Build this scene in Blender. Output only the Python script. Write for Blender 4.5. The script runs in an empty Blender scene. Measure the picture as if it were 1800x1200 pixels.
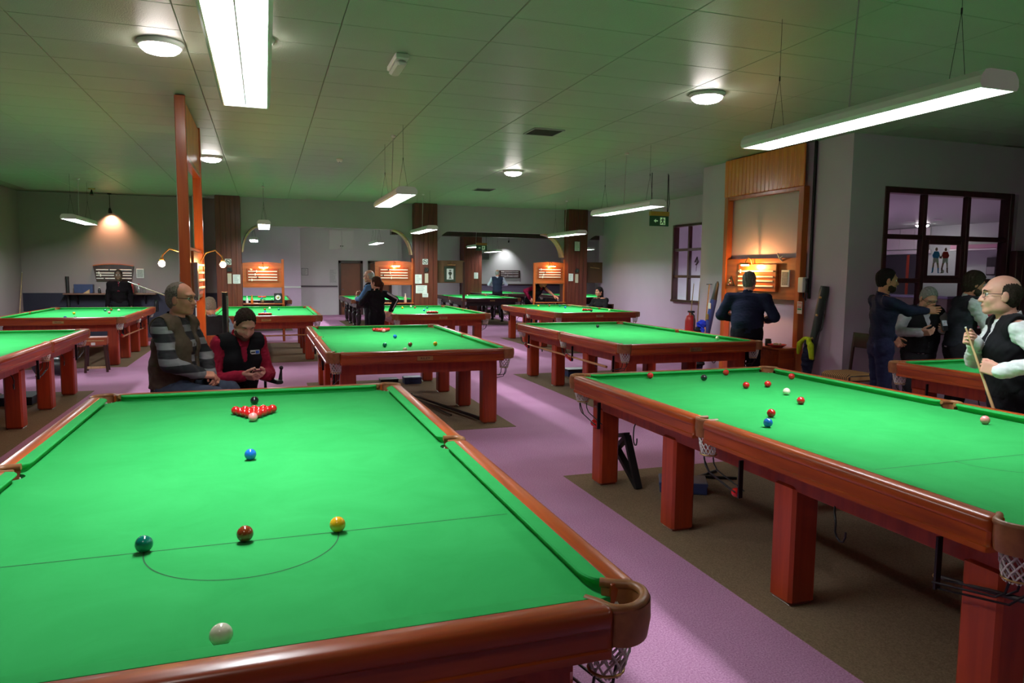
import bpy, bmesh, math, random
import numpy as np
from mathutils import Vector, Matrix, Quaternion, Euler

random.seed(7)
scene = bpy.context.scene
COL = scene.collection
PI = math.pi

# ---------------------------------------------------------------- camera, world, exposure
cam_d = bpy.data.cameras.new('camera')
cam_d.sensor_width = 36.0
cam_d.lens = 36.0 * 1259.88 / 1800.0
cam_d.clip_end = 200
cam = bpy.data.objects.new('camera', cam_d)
COL.objects.link(cam)
YAW, PITCH, ROLL = math.radians(19.012), math.radians(5.438), math.radians(0.535)
_f = Vector((math.sin(YAW)*math.cos(PITCH), math.cos(YAW)*math.cos(PITCH), -math.sin(PITCH)))
_r = Vector((math.cos(YAW), -math.sin(YAW), 0))
_u = _r.cross(_f)
_r2 = math.cos(ROLL)*_r + math.sin(ROLL)*_u
_u2 = -math.sin(ROLL)*_r + math.cos(ROLL)*_u
M = Matrix((( _r2.x, _u2.x, -_f.x, 0.078), (_r2.y, _u2.y, -_f.y, -3.436), (_r2.z, _u2.z, -_f.z, 1.697), (0, 0, 0, 1)))
cam.matrix_world = M
scene.camera = cam

world = bpy.data.worlds.new('world'); scene.world = world
world.use_nodes = True
world.node_tree.nodes['Background'].inputs[0].default_value = (0.30, 0.32, 0.36, 1)
world.node_tree.nodes['Background'].inputs[1].default_value = 0.3

scene.view_settings.view_transform = 'Standard'
scene.view_settings.look = 'None'
scene.view_settings.gamma = 1.0
scene.view_settings.use_curve_mapping = False
scene.view_settings.exposure = 0.0
scene.cycles.use_denoising = True
scene.cycles.max_bounces = 6
scene.cycles.adaptive_threshold = 0.045
scene.cycles.diffuse_bounces = 3
scene.cycles.glossy_bounces = 3
scene.cycles.transparent_max_bounces = 6
scene.cycles.sample_clamp_indirect = 4.0
scene.cycles.caustics_reflective = False
scene.cycles.caustics_refractive = False

LAMP_E = 108.0     # table lamps
DISH_E = 52.0      # ceiling dish lights
WARM_E = 1.0       # scoreboard lamps multiplier

# ---------------------------------------------------------------- materials
MATS = {}
def _nodes(name):
    m = bpy.data.materials.new(name); m.use_nodes = True
    nt = m.node_tree
    return m, nt, nt.nodes['Principled BSDF']
def mat(name, col, rough=0.5, metal=0.0, spec=0.5, noise=None, bump=None, coat=0.0, emit=None, es=0.0, alpha=None, sheen=0):
    """noise=(scale, amount) colour variation; bump=(scale, strength)"""
    if name in MATS: return MATS[name]
    m, nt, b = _nodes(name)
    b.inputs['Base Color'].default_value = (*col, 1)
    b.inputs['Roughness'].default_value = rough
    b.inputs['Metallic'].default_value = metal
    b.inputs['Specular IOR Level'].default_value = spec
    b.inputs['Coat Weight'].default_value = coat
    if sheen: b.inputs['Sheen Weight'].default_value = sheen
    if emit:
        b.inputs['Emission Color'].default_value = (*emit, 1)
        b.inputs['Emission Strength'].default_value = es
    if noise or bump:
        tc = nt.nodes.new('ShaderNodeTexCoord')
    if noise:
        n = nt.nodes.new('ShaderNodeTexNoise'); n.inputs['Scale'].default_value = noise[0]; n.inputs['Detail'].default_value = 4
        nt.links.new(tc.outputs['Object'], n.inputs['Vector'])
        r = nt.nodes.new('ShaderNodeValToRGB')
        a = noise[1]
        r.color_ramp.elements[0].position = 0.3; r.color_ramp.elements[1].position = 0.7
        r.color_ramp.elements[0].color = (*[c*(1-a) for c in col], 1)
        r.color_ramp.elements[1].color = (*[min(1, c*(1+a)) for c in col], 1)
        nt.links.new(n.outputs['Fac'], r.inputs['Fac'])
        nt.links.new(r.outputs['Color'], b.inputs['Base Color'])
    if bump:
        n2 = nt.nodes.new('ShaderNodeTexNoise'); n2.inputs['Scale'].default_value = bump[0]; n2.inputs['Detail'].default_value = 3
        nt.links.new(tc.outputs['Object'], n2.inputs['Vector'])
        bp = nt.nodes.new('ShaderNodeBump'); bp.inputs['Strength'].default_value = bump[1]; bp.inputs['Distance'].default_value = 0.01
        nt.links.new(n2.outputs['Fac'], bp.inputs['Height'])
        nt.links.new(bp.outputs['Normal'], b.inputs['Normal'])
    MATS[name] = m
    return m
def wood(name, dark, light, rough=0.3, scale=6.0, stretch=(1, 1, 0.12), coat=0.2, rot=None):
    """long-grain timber: noise stretched along one axis of the object"""
    if name in MATS: return MATS[name]
    m, nt, b = _nodes(name)
    tc = nt.nodes.new('ShaderNodeTexCoord')
    mp = nt.nodes.new('ShaderNodeMapping'); mp.inputs['Scale'].default_value = [scale*s for s in stretch]
    n = nt.nodes.new('ShaderNodeTexNoise'); n.inputs['Scale'].default_value = 3.0; n.inputs['Detail'].default_value = 6; n.inputs['Distortion'].default_value = 0.6
    r = nt.nodes.new('ShaderNodeValToRGB')
    r.color_ramp.elements[0].position = 0.32; r.color_ramp.elements[1].position = 0.68
    r.color_ramp.elements[0].color = (*dark, 1); r.color_ramp.elements[1].color = (*light, 1)
    nt.links.new(tc.outputs['Object'], mp.inputs['Vector']); nt.links.new(mp.outputs['Vector'], n.inputs['Vector'])
    nt.links.new(n.outputs['Fac'], r.inputs['Fac']); nt.links.new(r.outputs['Color'], b.inputs['Base Color'])
    b.inputs['Roughness'].default_value = rough
    b.inputs['Coat Weight'].default_value = coat; b.inputs['Coat Roughness'].default_value = 0.15
    MATS[name] = m
    return m
def emitter(name, col, strength):
    if name in MATS: return MATS[name]
    m = bpy.data.materials.new(name); m.use_nodes = True; nt = m.node_tree
    nt.nodes.clear()
    e = nt.nodes.new('ShaderNodeEmission'); e.inputs[0].default_value = (*col, 1); e.inputs[1].default_value = strength
    o = nt.nodes.new('ShaderNodeOutputMaterial'); nt.links.new(e.outputs[0], o.inputs[0])
    MATS[name] = m
    return m
def glass(name, col=(1, 1, 1), mixf=0.12, rough=0.02):
    if name in MATS: return MATS[name]
    m = bpy.data.materials.new(name); m.use_nodes = True; nt = m.node_tree
    nt.nodes.clear()
    t = nt.nodes.new('ShaderNodeBsdfTransparent'); t.inputs[0].default_value = (*col, 1)
    g = nt.nodes.new('ShaderNodeBsdfGlossy'); g.inputs['Roughness'].default_value = rough
    mx = nt.nodes.new('ShaderNodeMixShader'); mx.inputs[0].default_value = mixf
    o = nt.nodes.new('ShaderNodeOutputMaterial')
    nt.links.new(t.outputs[0], mx.inputs[1]); nt.links.new(g.outputs[0], mx.inputs[2]); nt.links.new(mx.outputs[0], o.inputs[0])
    MATS[name] = m
    return m

# ---------------------------------------------------------------- mesh builder
class MB:
    def __init__(self): self.v = []; self.f = []; self.sm = []
    def add(self, vs, fs, smooth=False):
        o = len(self.v); self.v += [tuple(x) for x in vs]
        self.f += [tuple(i+o for i in f) for f in fs]; self.sm += [smooth]*len(fs)
        return self
    def box(self, x0, x1, y0, y1, z0, z1):
        vs = [(x, y, z) for z in (z0, z1) for y in (y0, y1) for x in (x0, x1)]
        return self.add(vs, [(0, 2, 3, 1), (4, 5, 7, 6), (0, 1, 5, 4), (2, 6, 7, 3), (0, 4, 6, 2), (1, 3, 7, 5)])
    def obox(self, c, half, R):
        """oriented box: centre, half sizes, 3x3 matrix (columns = axes)"""
        vs = []
        for sz in (-1, 1):
            for sy in (-1, 1):
                for sx in (-1, 1):
                    vs.append(Vector(c) + R @ Vector((sx*half[0], sy*half[1], sz*half[2])))
        return self.add(vs, [(0, 2, 3, 1), (4, 5, 7, 6), (0, 1, 5, 4), (2, 6, 7, 3), (0, 4, 6, 2), (1, 3, 7, 5)])
    def cbox(self, x0, x1, y0, y1, z0, z1, c=0.01):
        """box with chamfered vertical + top/bottom edges"""
        def ring(z, i):
            a, b2, d, e = x0+i, x1-i, y0+i, y1-i
            k = c
            return [(a+k, d, z), (b2-k, d, z), (b2, d+k, z), (b2, e-k, z), (b2-k, e, z), (a+k, e, z), (a, e-k, z), (a, d+k, z)]
        rs = [ring(z0, c), ring(z0+c, 0), ring(z1-c, 0), ring(z1, c)]
        vs = sum(rs, [])
        fs = []
        for j in range(3):
            for i in range(8):
                a = j*8+i; b2 = j*8+(i+1) % 8
                fs.append((a, b2, b2+8, a+8))
        fs.append(tuple(range(7, -1, -1))); fs.append(tuple(range(24, 32)))
        return self.add(vs, fs)
    def prism(self, poly, axis, a, b2, smooth=False, caps=True):
        """extrude 2D polygon along axis (0,1,2) from a to b2. 2D coords map to the other two axes in order"""
        def p3(p, t):
            q = list(p); q.insert(axis, t); return tuple(q)
        n = len(poly)
        vs = [p3(p, a) for p in poly]+[p3(p, b2) for p in poly]
        fs = [(i, (i+1) % n, n+(i+1) % n, n+i) for i in range(n)]
        self.add(vs, fs, smooth)
        if caps:
            self.add([p3(p, a) for p in poly], [tuple(range(n-1, -1, -1))])
            self.add([p3(p, b2) for p in poly], [tuple(range(n))])
        return self
    def tube(self, pts, r, n=8, caps=True, smooth=True, closed=False):
        pts = [Vector(p) for p in pts]
        rs = r if isinstance(r, (list, tuple)) else [r]*len(pts)
        m = len(pts)
        up = None; rings = []
        for i, p in enumerate(pts):
            if closed: t = (pts[(i+1) % m]-pts[i-1])
            elif i == 0: t = pts[1]-pts[0]
            elif i == m-1: t = pts[-1]-pts[-2]
            else: t = (pts[i+1]-pts[i]).normalized()+(pts[i]-pts[i-1]).normalized()
            if t.length < 1e-9: t = Vector((0, 0, 1))
            t.normalize()
            if up is None:
                up = Vector((0, 0, 1)) if abs(t.z) < 0.9 else Vector((1, 0, 0))
            s = t.cross(up)
            if s.length < 1e-6: s = t.orthogonal()
            s.normalize(); up = s.cross(t).normalized()
            rings.append([p+rs[i]*(math.cos(2*PI*k/n)*s+math.sin(2*PI*k/n)*up) for k in range(n)])
        vs = sum(rings, []); fs = []
        for j in range(m if closed else m-1):
            j2 = (j+1) % m
            for k in range(n):
                k2 = (k+1) % n
                fs.append((j*n+k, j2*n+k, j2*n+k2, j*n+k2)[::-1])
        self.add(vs, fs, smooth)
        if caps and not closed:
            self.add(rings[0], [tuple(range(n))]); self.add(rings[-1], [tuple(range(n-1, -1, -1))])
        return self
    def lathe(self, prof, n=24, c=(0, 0, 0), smooth=True, axis=2):
        """prof: list of (r, h)"""
        vs = []
        for r, h in prof:
            for k in range(n):
                a = 2*PI*k/n
                q = [r*math.cos(a), r*math.sin(a), h]
                if axis == 0: q = [h, q[0], q[1]]
                elif axis == 1: q = [q[1], h, q[0]]
                vs.append((q[0]+c[0], q[1]+c[1], q[2]+c[2]))
        fs = []
        for j in range(len(prof)-1):
            for k in range(n):
                k2 = (k+1) % n
                fs.append((j*n+k, j*n+k2, (j+1)*n+k2, (j+1)*n+k))
        self.add(vs, fs, smooth)
        m = len(prof)
        if prof[0][0] > 1e-6: self.add(vs[:n], [tuple(range(n-1, -1, -1))])
        if prof[-1][0] > 1e-6: self.add(vs[(m-1)*n:], [tuple(range(n))])
        return self
    def ball(self, c, r, nu=20, nv=12):
        prof = [(max(1e-7, math.sin(PI*j/nv))*r, -math.cos(PI*j/nv)*r) for j in range(nv+1)]
        return self.lathe(prof, nu, c)
    def mesh(self, name, m=None):
        me = bpy.data.meshes.new(name)
        me.from_pydata(self.v, [], self.f); me.update()
        if any(self.sm): me.polygons.foreach_set('use_smooth', self.sm)
        if m:
            for mm in (m if isinstance(m, (list, tuple)) else [m]): me.materials.append(mm)
        return me
    def build(self, name, m, parent=None, loc=None):
        o = bpy.data.objects.new(name, self.mesh(name, m)); COL.objects.link(o)
        if parent: o.parent = parent
        if loc: o.location = loc
        return o
def place(name, me, parent=None, loc=(0, 0, 0), rot=(0, 0, 0), scale=None):
    o = bpy.data.objects.new(name, me); COL.objects.link(o)
    if parent: o.parent = parent
    o.location = loc; o.rotation_euler = rot
    if scale: o.scale = scale
    return o
def empty(name, loc=(0, 0, 0), rz=0):
    o = bpy.data.objects.new(name, None); COL.objects.link(o)
    o.location = loc; o.rotation_euler = (0, 0, rz); o.empty_display_size = 0.1
    return o
def tag(o, label=None, cat=None, group=None, kind=None):
    if label: o['label'] = label
    if cat: o['category'] = cat
    if group: o['group'] = group
    if kind: o['kind'] = kind
    return o
CHILD = {}
def copy_tree(o, parent=None):
    c = o.copy(); COL.objects.link(c); c.parent = parent
    for ch in list(o.children): copy_tree(ch, c)
    return c
def text_mesh(s, size, m, parent, name='lettering', loc=(0, 0, 0), rot=(0, 0, 0), ext=0.0006, sx=1.0, align='CENTER'):
    cu = bpy.data.curves.new(name, 'FONT'); cu.body = s; cu.size = size; cu.extrude = ext
    cu.align_x = align; cu.align_y = 'CENTER'; cu.resolution_u = 3
    t = bpy.data.objects.new(name, cu); COL.objects.link(t)
    dg = bpy.context.evaluated_depsgraph_get()
    me = bpy.data.meshes.new_from_object(t.evaluated_get(dg))
    bpy.data.objects.remove(t); bpy.data.curves.remove(cu)
    me.materials.clear(); me.materials.append(m)
    return place(name, me, parent, loc, rot, (sx, 1, 1))
# ---------------------------------------------------------------- palette
CZ = 3.43          # ceiling
BED = 0.83         # slate / cloth height
def cloth_mat():
    m, nt, b = _nodes('green_cloth')
    tc = nt.nodes.new('ShaderNodeTexCoord')
    n = nt.nodes.new('ShaderNodeTexNoise'); n.inputs['Scale'].default_value = 3.2; n.inputs['Detail'].default_value = 7; n.inputs['Roughness'].default_value = 0.62; n.inputs['Distortion'].default_value = 0.8
    nt.links.new(tc.outputs['Object'], n.inputs['Vector'])
    r = nt.nodes.new('ShaderNodeValToRGB')
    r.color_ramp.elements[0].position = 0.28; r.color_ramp.elements[1].position = 0.72
    r.color_ramp.elements[0].color = (0.022, 0.335, 0.072, 1); r.color_ramp.elements[1].color = (0.034, 0.405, 0.095, 1)
    nt.links.new(n.outputs['Fac'], r.inputs['Fac']); nt.links.new(r.outputs['Color'], b.inputs['Base Color'])
    n2 = nt.nodes.new('ShaderNodeTexNoise'); n2.inputs['Scale'].default_value = 900
    nt.links.new(tc.outputs['Object'], n2.inputs['Vector'])
    bp = nt.nodes.new('ShaderNodeBump'); bp.inputs['Strength'].default_value = 0.15; bp.inputs['Distance'].default_value = 0.002
    nt.links.new(n2.outputs['Fac'], bp.inputs['Height']); nt.links.new(bp.outputs['Normal'], b.inputs['Normal'])
    b.inputs['Roughness'].default_value = 0.9; b.inputs['Specular IOR Level'].default_value = 0.12
    b.inputs['Sheen Weight'].default_value = 0.08; b.inputs['Sheen Tint'].default_value = (0.3, 1, 0.4, 1)
    MATS['green_cloth'] = m
    return m
CLOTH = cloth_mat()
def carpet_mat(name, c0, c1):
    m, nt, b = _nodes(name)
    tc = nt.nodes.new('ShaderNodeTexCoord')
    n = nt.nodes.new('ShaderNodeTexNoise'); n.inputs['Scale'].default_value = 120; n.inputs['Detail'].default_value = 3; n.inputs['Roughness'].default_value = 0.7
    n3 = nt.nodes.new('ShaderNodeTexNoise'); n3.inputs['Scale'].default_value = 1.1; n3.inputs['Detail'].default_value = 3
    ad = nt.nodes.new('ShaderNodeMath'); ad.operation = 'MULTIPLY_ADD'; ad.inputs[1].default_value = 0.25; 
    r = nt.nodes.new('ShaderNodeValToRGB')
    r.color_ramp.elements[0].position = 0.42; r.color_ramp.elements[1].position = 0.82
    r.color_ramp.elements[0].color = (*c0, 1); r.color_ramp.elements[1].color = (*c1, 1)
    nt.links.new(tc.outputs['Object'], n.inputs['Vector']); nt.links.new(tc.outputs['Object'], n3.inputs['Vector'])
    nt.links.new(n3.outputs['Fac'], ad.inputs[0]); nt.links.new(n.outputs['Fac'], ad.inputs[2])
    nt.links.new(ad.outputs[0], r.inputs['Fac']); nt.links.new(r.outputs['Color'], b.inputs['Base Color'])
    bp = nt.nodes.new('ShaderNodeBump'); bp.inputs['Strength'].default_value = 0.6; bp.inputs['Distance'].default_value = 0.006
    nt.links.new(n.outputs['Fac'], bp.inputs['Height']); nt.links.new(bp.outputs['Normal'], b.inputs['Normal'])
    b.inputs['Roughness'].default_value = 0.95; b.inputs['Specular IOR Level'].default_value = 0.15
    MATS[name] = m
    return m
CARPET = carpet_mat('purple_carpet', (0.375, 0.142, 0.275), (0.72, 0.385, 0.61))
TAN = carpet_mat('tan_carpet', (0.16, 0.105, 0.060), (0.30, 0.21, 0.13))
WALLP = mat('wall_paint', (0.60, 0.46, 0.58), 0.75, spec=0.25, noise=(1.2, 0.04), bump=(60, 0.05))
WALLW = mat('pale_wall_paint', (0.72, 0.70, 0.70), 0.75, spec=0.25, noise=(1.2, 0.04))
WALLD = mat('dark_wall_paint', (0.30, 0.245, 0.245), 0.75, spec=0.25, noise=(1.2, 0.04))
NAVY = mat('navy_dado_paint', (0.026, 0.027, 0.045), 0.6, spec=0.3, noise=(2, 0.1))
CEILT = mat('ceiling_tile_paint', (0.35, 0.405, 0.315), 0.42, spec=0.35, noise=(3, 0.03), bump=(110, 0.25))
CEILS = mat('ceiling_grid_paint', (0.30, 0.27, 0.21), 0.6)
RAILW = wood('mahogany_rail', (0.27, 0.036, 0.006), (0.50, 0.088, 0.012), 0.30, 5, (1, 0.08, 1), 0.12)
RAILX = wood('mahogany_end_rail', (0.23, 0.030, 0.006), (0.42, 0.070, 0.011), 0.30, 5, (0.08, 1, 1), 0.12)
LEGW = wood('mahogany_leg', (0.29, 0.028, 0.006), (0.45, 0.052, 0.010), 0.42, 6, (1, 1, 0.08), 0.05)
PILW = wood('dark_red_boards', (0.085, 0.016, 0.010), (0.16, 0.032, 0.016), 0.4, 6, (1, 1, 0.06), 0.1)
FRAMEW = wood('orange_varnished_timber', (0.40, 0.080, 0.018), (0.56, 0.135, 0.030), 0.28, 5, (1, 1, 0.08), 0.4)
PINE = wood('varnished_pine_boards', (0.74, 0.175, 0.016), (0.92, 0.29, 0.028), 0.30, 5, (1.2, 1.2, 0.1), 0.25)
BOARDW = wood('scoreboard_timber', (0.32, 0.070, 0.016), (0.48, 0.125, 0.030), 0.33, 5, (0.12, 0.12, 1), 0.35)
DARKW = wood('dark_stained_timber', (0.030, 0.009, 0.007), (0.055, 0.017, 0.012), 0.35, 5, (1, 1, 0.1), 0.2)
ASH = wood('pale_ash_wood', (0.50, 0.30, 0.14), (0.66, 0.44, 0.23), 0.25, 8, (1, 1, 0.05), 0.4)
LEATHER = mat('brown_leather', (0.30, 0.115, 0.040), 0.42, noise=(30, 0.18))
NETW = mat('white_net', (0.72, 0.70, 0.66), 0.8)
BLACKM = mat('black_metal', (0.018, 0.018, 0.02), 0.35, 0.6)
BRASS = mat('brass', (0.62, 0.42, 0.16), 0.3, 0.9)
CHROME = mat('chrome', (0.75, 0.75, 0.76), 0.18, 1.0)
WHITEP = mat('white_plastic', (0.78, 0.77, 0.74), 0.4)
GREYP = mat('grey_plastic', (0.35, 0.35, 0.34), 0.5)
BLACKP = mat('black_plastic', (0.014, 0.014, 0.015), 0.45)
BLUEP = mat('dark_blue_board', (0.030, 0.045, 0.13), 0.5, noise=(9, 0.2))
PAPER = mat('white_paper', (0.72, 0.72, 0.70), 0.8)
INK = mat('black_ink', (0.02, 0.02, 0.02), 0.7)
REDP = mat('red_paint', (0.55, 0.03, 0.03), 0.35)
TUBE = emitter('fluorescent_tube', (0.90, 0.96, 1.0), LAMP_E)
DISHE = emitter('dish_glow', (1.0, 0.90, 0.86), DISH_E)
BULB = emitter('warm_bulb', (1.0, 0.50, 0.16), 60.0)
DARKLINE = mat('chalk_line', (0.012, 0.10, 0.028), 0.9)

# ---------------------------------------------------------------- setting
def struct(o, label=None):
    o['kind'] = 'structure'
    if label: o['label'] = label
    return o
BACKY = 15.5
ARCHY = 14.85
floor = struct(MB().box(-5.3, 16.5, -7.2, 31, -0.1, 0).build('floor', CARPET), 'speckled purple carpet covering the whole hall floor')
def wallbox(name, *a, m=WALLP, label=None): return struct(MB().box(*a).build(name, m), label)
wallbox('wall_left', -5.3, -5.1, -7.2, BACKY, 0, CZ, m=WALLD, label='plain grey painted wall along the left side')
wl = wallbox('wall_back_left', -5.3, -0.75, BACKY, BACKY+0.2, 0, CZ, m=WALLD, label='grey painted back wall above the navy dado')
MB().box(-5.1, -0.9, BACKY-0.012, BACKY, 0.09, 1.15).build('dado', NAVY, wl)['label'] = 'navy painted lower wall'
MB().box(-5.1, -0.9, BACKY-0.025, BACKY, 0, 0.09).build('skirting', mat('red_skirting', (0.2, 0.05, 0.05), 0.5), wl)
wallbox('wall_front', -5.3, 12.6, -7.2, -7.0, 0, CZ, label='grey wall behind the nearest tables')
wallbox('wall_right_far', 12.4, 12.6, -7.0, 3.6, 0, CZ, label='grey wall past the tables on the right')
# wall with the big window, facing the camera
w2 = MB()
WX0, WX1, WZ0, WZ1 = 7.40, 9.72, 0.95, 2.82
w2.box(6.87, WX0, 3.62, 3.74, 0, CZ).box(WX1, 12.6, 3.62, 3.74, 0, CZ).box(WX0, WX1, 3.62, 3.74, WZ1, CZ).box(WX0, WX1, 3.62, 3.74, 0, WZ0)
struct(w2.build('wall_right_end', WALLP), 'grey wall holding the large dark framed window')
pw = MB().box(6.87, 7.0, 3.74, 6.78, 0, CZ).box(7.0, 9.05, 6.66, 6.78, 0, CZ)
struct(pw.build('wall_right_near', WALLP), 'grey wall behind the pine topped scoreboard frame')
w3 = MB()
w3.box(9.05, 9.17, 6.66, 9.95, 0, CZ).box(9.05, 9.17, 11.17, 15.1, 0, CZ).box(9.05, 9.17, 9.95, 11.17, 2.82, CZ).box(9.05, 9.17, 9.95, 11.17, 0, 1.09)
struct(w3.build('wall_right', WALLP), 'long grey wall with the small paned window')
# side room seen through the windows
sr = MB().box(16.3, 16.5, 3.6, 15.1, 0, CZ).box(9.17, 16.5, 13.0, 13.2, 0, CZ).box(12.6, 16.5, 3.55, 3.74, 0, CZ)
struct(sr.build('wall_side_room', mat('lilac_wall', (0.48, 0.55, 0.51), 0.8)), 'pale lilac walls of the room behind the windows')

# arcade across the back
PIL = [(-0.98, -0.43), (3.66, 4.25), (7.86, 8.43)]
def arcade(xl, xr, la=0.50, ra=0.50, b=0.72, zt=2.77):
    poly = [(xl, CZ), (xl, zt-b)]
    if la:
        for i in range(1, 13):
            a = PI/2*i/12
            poly.append((xl+la*(1-math.cos(a)), zt-b+b*math.sin(a)))
    else: poly.append((xl, zt))
    if ra:
        for i in range(0, 13):
            a = PI/2*i/12
            poly.append((xr-ra*(1-math.sin(a)), zt-b+b*math.cos(a)))
    else: poly += [(xr, zt)]
    poly += [(xr, CZ)]
    return poly
ar = MB()
for xl, xr, la, ra in [(PIL[0][1]-.02, PIL[1][0]+.02, 0.42, 0.52), (PIL[1][1]-.02, PIL[2][0]+.02, 0.45, 0.62), (PIL[2][1]-.02, 9.05, 0.5, 0)]:
    poly = arcade(xl, xr, la, ra)
    # split into convex strips: columns between successive lower points
    low = poly[1:-1]
    for (xa, za), (xb, zb) in zip(low[:-1], low[1:]):
        if xb-xa < 1e-5: continue
        vs = []
        for y in (ARCHY, ARCHY+0.25):
            vs += [(xa, y, za), (xb, y, zb), (xb, y, CZ), (xa, y, CZ)]
        ar.add(vs, [(0, 1, 2, 3), (7, 6, 5, 4), (0, 4, 5, 1)])
ar.box(-0.95, -0.45, 14.95, 15.6, 0, CZ)
struct(ar.build('wall_back_arches', mat('arcade_paint', (0.45, 0.35, 0.42), 0.75, spec=0.25, noise=(1.2, 0.04))), 'grey arcade wall with wide arches between wooden pillars')
ARCHT = wood('pale_arch_timber', (0.52, 0.30, 0.15), (0.66, 0.42, 0.23), 0.4, 5, (1, 1, 1), 0.1)
def arch_trim(n, xs, side, a, b=0.72, zt=2.77, a0=0.08, a1=0.98):
    mb = MB(); N = 18; vs = []
    for i in range(N+1):
        t = PI/2*(a0+(a1-a0)*i/N)
        cx = xs+side*a*(1-math.cos(t)); cz = zt-b+b*math.sin(t)
        nx, nz = side*math.cos(t)/a, -math.sin(t)/b
        nx = side*math.cos(t); nz = -math.sin(t)
        for (dy, dn) in ((-0.035, 0.0), (-0.035, 0.035), (0.27, 0.035), (0.27, 0.0)):
            vs.append((cx+nx*dn, ARCHY+dy, cz+nz*dn))
    fs = []
    for i in range(N):
        for k in range(4):
            k2 = (k+1) % 4
            q = (i*4+k, i*4+k2, i*4+4+k2, i*4+4+k)
            fs.append(q if side > 0 else q[::-1])
    fs += [(0, 3, 2, 1), (N*4, N*4+1, N*4+2, N*4+3)]
    mb.add(vs, fs)
    return struct(mb.build('trim_%d' % n, ARCHT), 'curved pale timber trim lining an arch corner')
arch_trim(1, PIL[0][1], 1, 0.42)
arch_trim(2, PIL[1][0], -1, 0.52)
arch_trim(3, PIL[2][0], -1, 0.62)
# pillars clad with upright boards
def pillar(x0, x1, y0, y1, label, n=5):
    p = struct(MB().box(x0+0.012, x1-0.012, y0+0.012, y1-0.012, 0, CZ).build('pillar', DARKW), label)
    w = (x1-x0)/n
    for i in range(n):
        MB().cbox(x0+i*w+0.0015, x0+(i+1)*w-0.0015, y0, y0+0.014, 0, CZ-0.01, 0.004).build('plank', PILW, p)
    d = (y1-y0)/3
    for s, xx in ((0, x0), (1, x1-0.014)):
        for i in range(3):
            MB().cbox(xx, xx+0.014, y0+0.014+i*d*0.96, y0+0.012+(i+1)*d*0.96, 0, CZ-0.01, 0.004).build('plank', PILW, p)
    return p
pillar(PIL[0][0], PIL[0][1], 14.62, 15.2, 'dark red boarded pillar between navy wall and the first arch')
pillar(PIL[1][0], PIL[1][1], 14.55, 15.12, 'dark red boarded pillar with a row of papers, middle of the arcade')
pillar(PIL[2][0], PIL[2][1], 14.55, 15.12, 'dark red boarded pillar nearest the right wall of the arcade')
pillar(8.12, 8.92, 26.3, 26.9, 'dark red boarded pillar far back in the second room')
# second room
MB2 = MB
s2 = MB().box(-1.3, 1.33, 24.0, 24.2, 0, CZ)
struct(s2.build('wall_second_room_left', WALLP), 'grey green wall with a dado rail in the second room')
s3 = MB().box(1.13, 1.33, 24.2, 25.5, 0, CZ).box(1.13, 2.86, 25.5, 25.7, 0, CZ).box(3.72, 4.0, 25.5, 25.7, 0, CZ).box(4.86, 5.15, 25.5, 25.7, 0, CZ).box(2.86, 3.72, 25.5, 25.7, 2.08, CZ).box(4.0, 4.86, 25.5, 25.7, 2.08, CZ)
s3.box(2.86, 4.86, 26.2, 26.3, 0, CZ)
struct(s3.build('wall_second_room_doors', WALLW), 'pale wall with two brown doors in the second room')
s4 = MB().box(5.15, 5.3, 25.5, 26.9, 0, CZ).box(5.15, 8.2, 26.9, 27.05, 0, CZ).box(8.2, 16.5, 30.5, 30.7, 0, CZ).box(8.1, 8.2, 26.9, 30.5, 0, CZ).box(16.3, 16.5, 13.2, 30.5, 0, CZ).box(-1.5, -1.3, 15.2, 24.2, 0, CZ)
struct(s4.build('wall_second_room_back', mat('grey_wall_far', (0.58, 0.58, 0.57), 0.75)), 'grey back walls of the second room')
for k, (x0, x1, y) in enumerate([(-1.3, 1.33, 24.0), (1.33, 2.78, 25.5), (3.8, 3.92, 25.5)]):
    struct(MB().box(x0, x1, y-0.025, y, 1.09, 1.15).build('trim_%d' % (5+k), WHITEP if k == 0 else mat('dark_dado_rail', (0.10, 0.08, 0.09), 0.5)), 'dado rail running along the second room wall')
for k, (x0, x1) in enumerate([(2.86, 3.72), (4.0, 4.86)]):
    d = struct(MB().cbox(x0+0.05, x1-0.05, 25.52, 25.57, 0, 2.03, 0.004).build('door_%d' % (1+k), mat('brown_door', (0.22, 0.075, 0.030), 0.4, noise=(3, 0.12))), 'flat brown door in the pale wall, %s' % ('left one beside a notice' if k == 0 else 'right one behind the scoreboard'))
    fr = MB().box(x0-0.04, x0+0.05, 25.46, 25.6, 0, 2.13).box(x1-0.05, x1+0.04, 25.46, 25.6, 0, 2.13).box(x0-0.04, x1+0.04, 25.46, 25.6, 2.03, 2.13)
    fr.build('door_frame', DARKW, d)
    MB().lathe([(0.001, 0), (0.022, 0), (0.022, 0.01), (0.01, 0.015), (0.01, 0.045), (0.026, 0.055), (0.026, 0.075), (0.001, 0.08)], 12, (x0+0.12, 25.44, 1.0), axis=1).build('handle', CHROME, d)

# wall cupboard high in the pale wall
cup = tag(empty('cupboard', (2.95, 25.5, 2.55)), 'flush white cupboard doors high above the brown door', 'cupboard')
MB().box(-0.48, 0.48, -0.03, 0, 0, 0.78).build('frame', WHITEP, cup)
for s in (-1, 1):
    d = MB().cbox(min(0.005*s, 0.45*s), max(0.005*s, 0.45*s), -0.05, -0.03, 0.03, 0.75, 0.004).build('door', WHITEP, cup)
    MB().lathe([(0.02, 0), (0.02, -0.03), (0.001, -0.035)], 10, (0.04*s, -0.05, 0.14), axis=1).build('knob', BLACKP, d)

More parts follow.
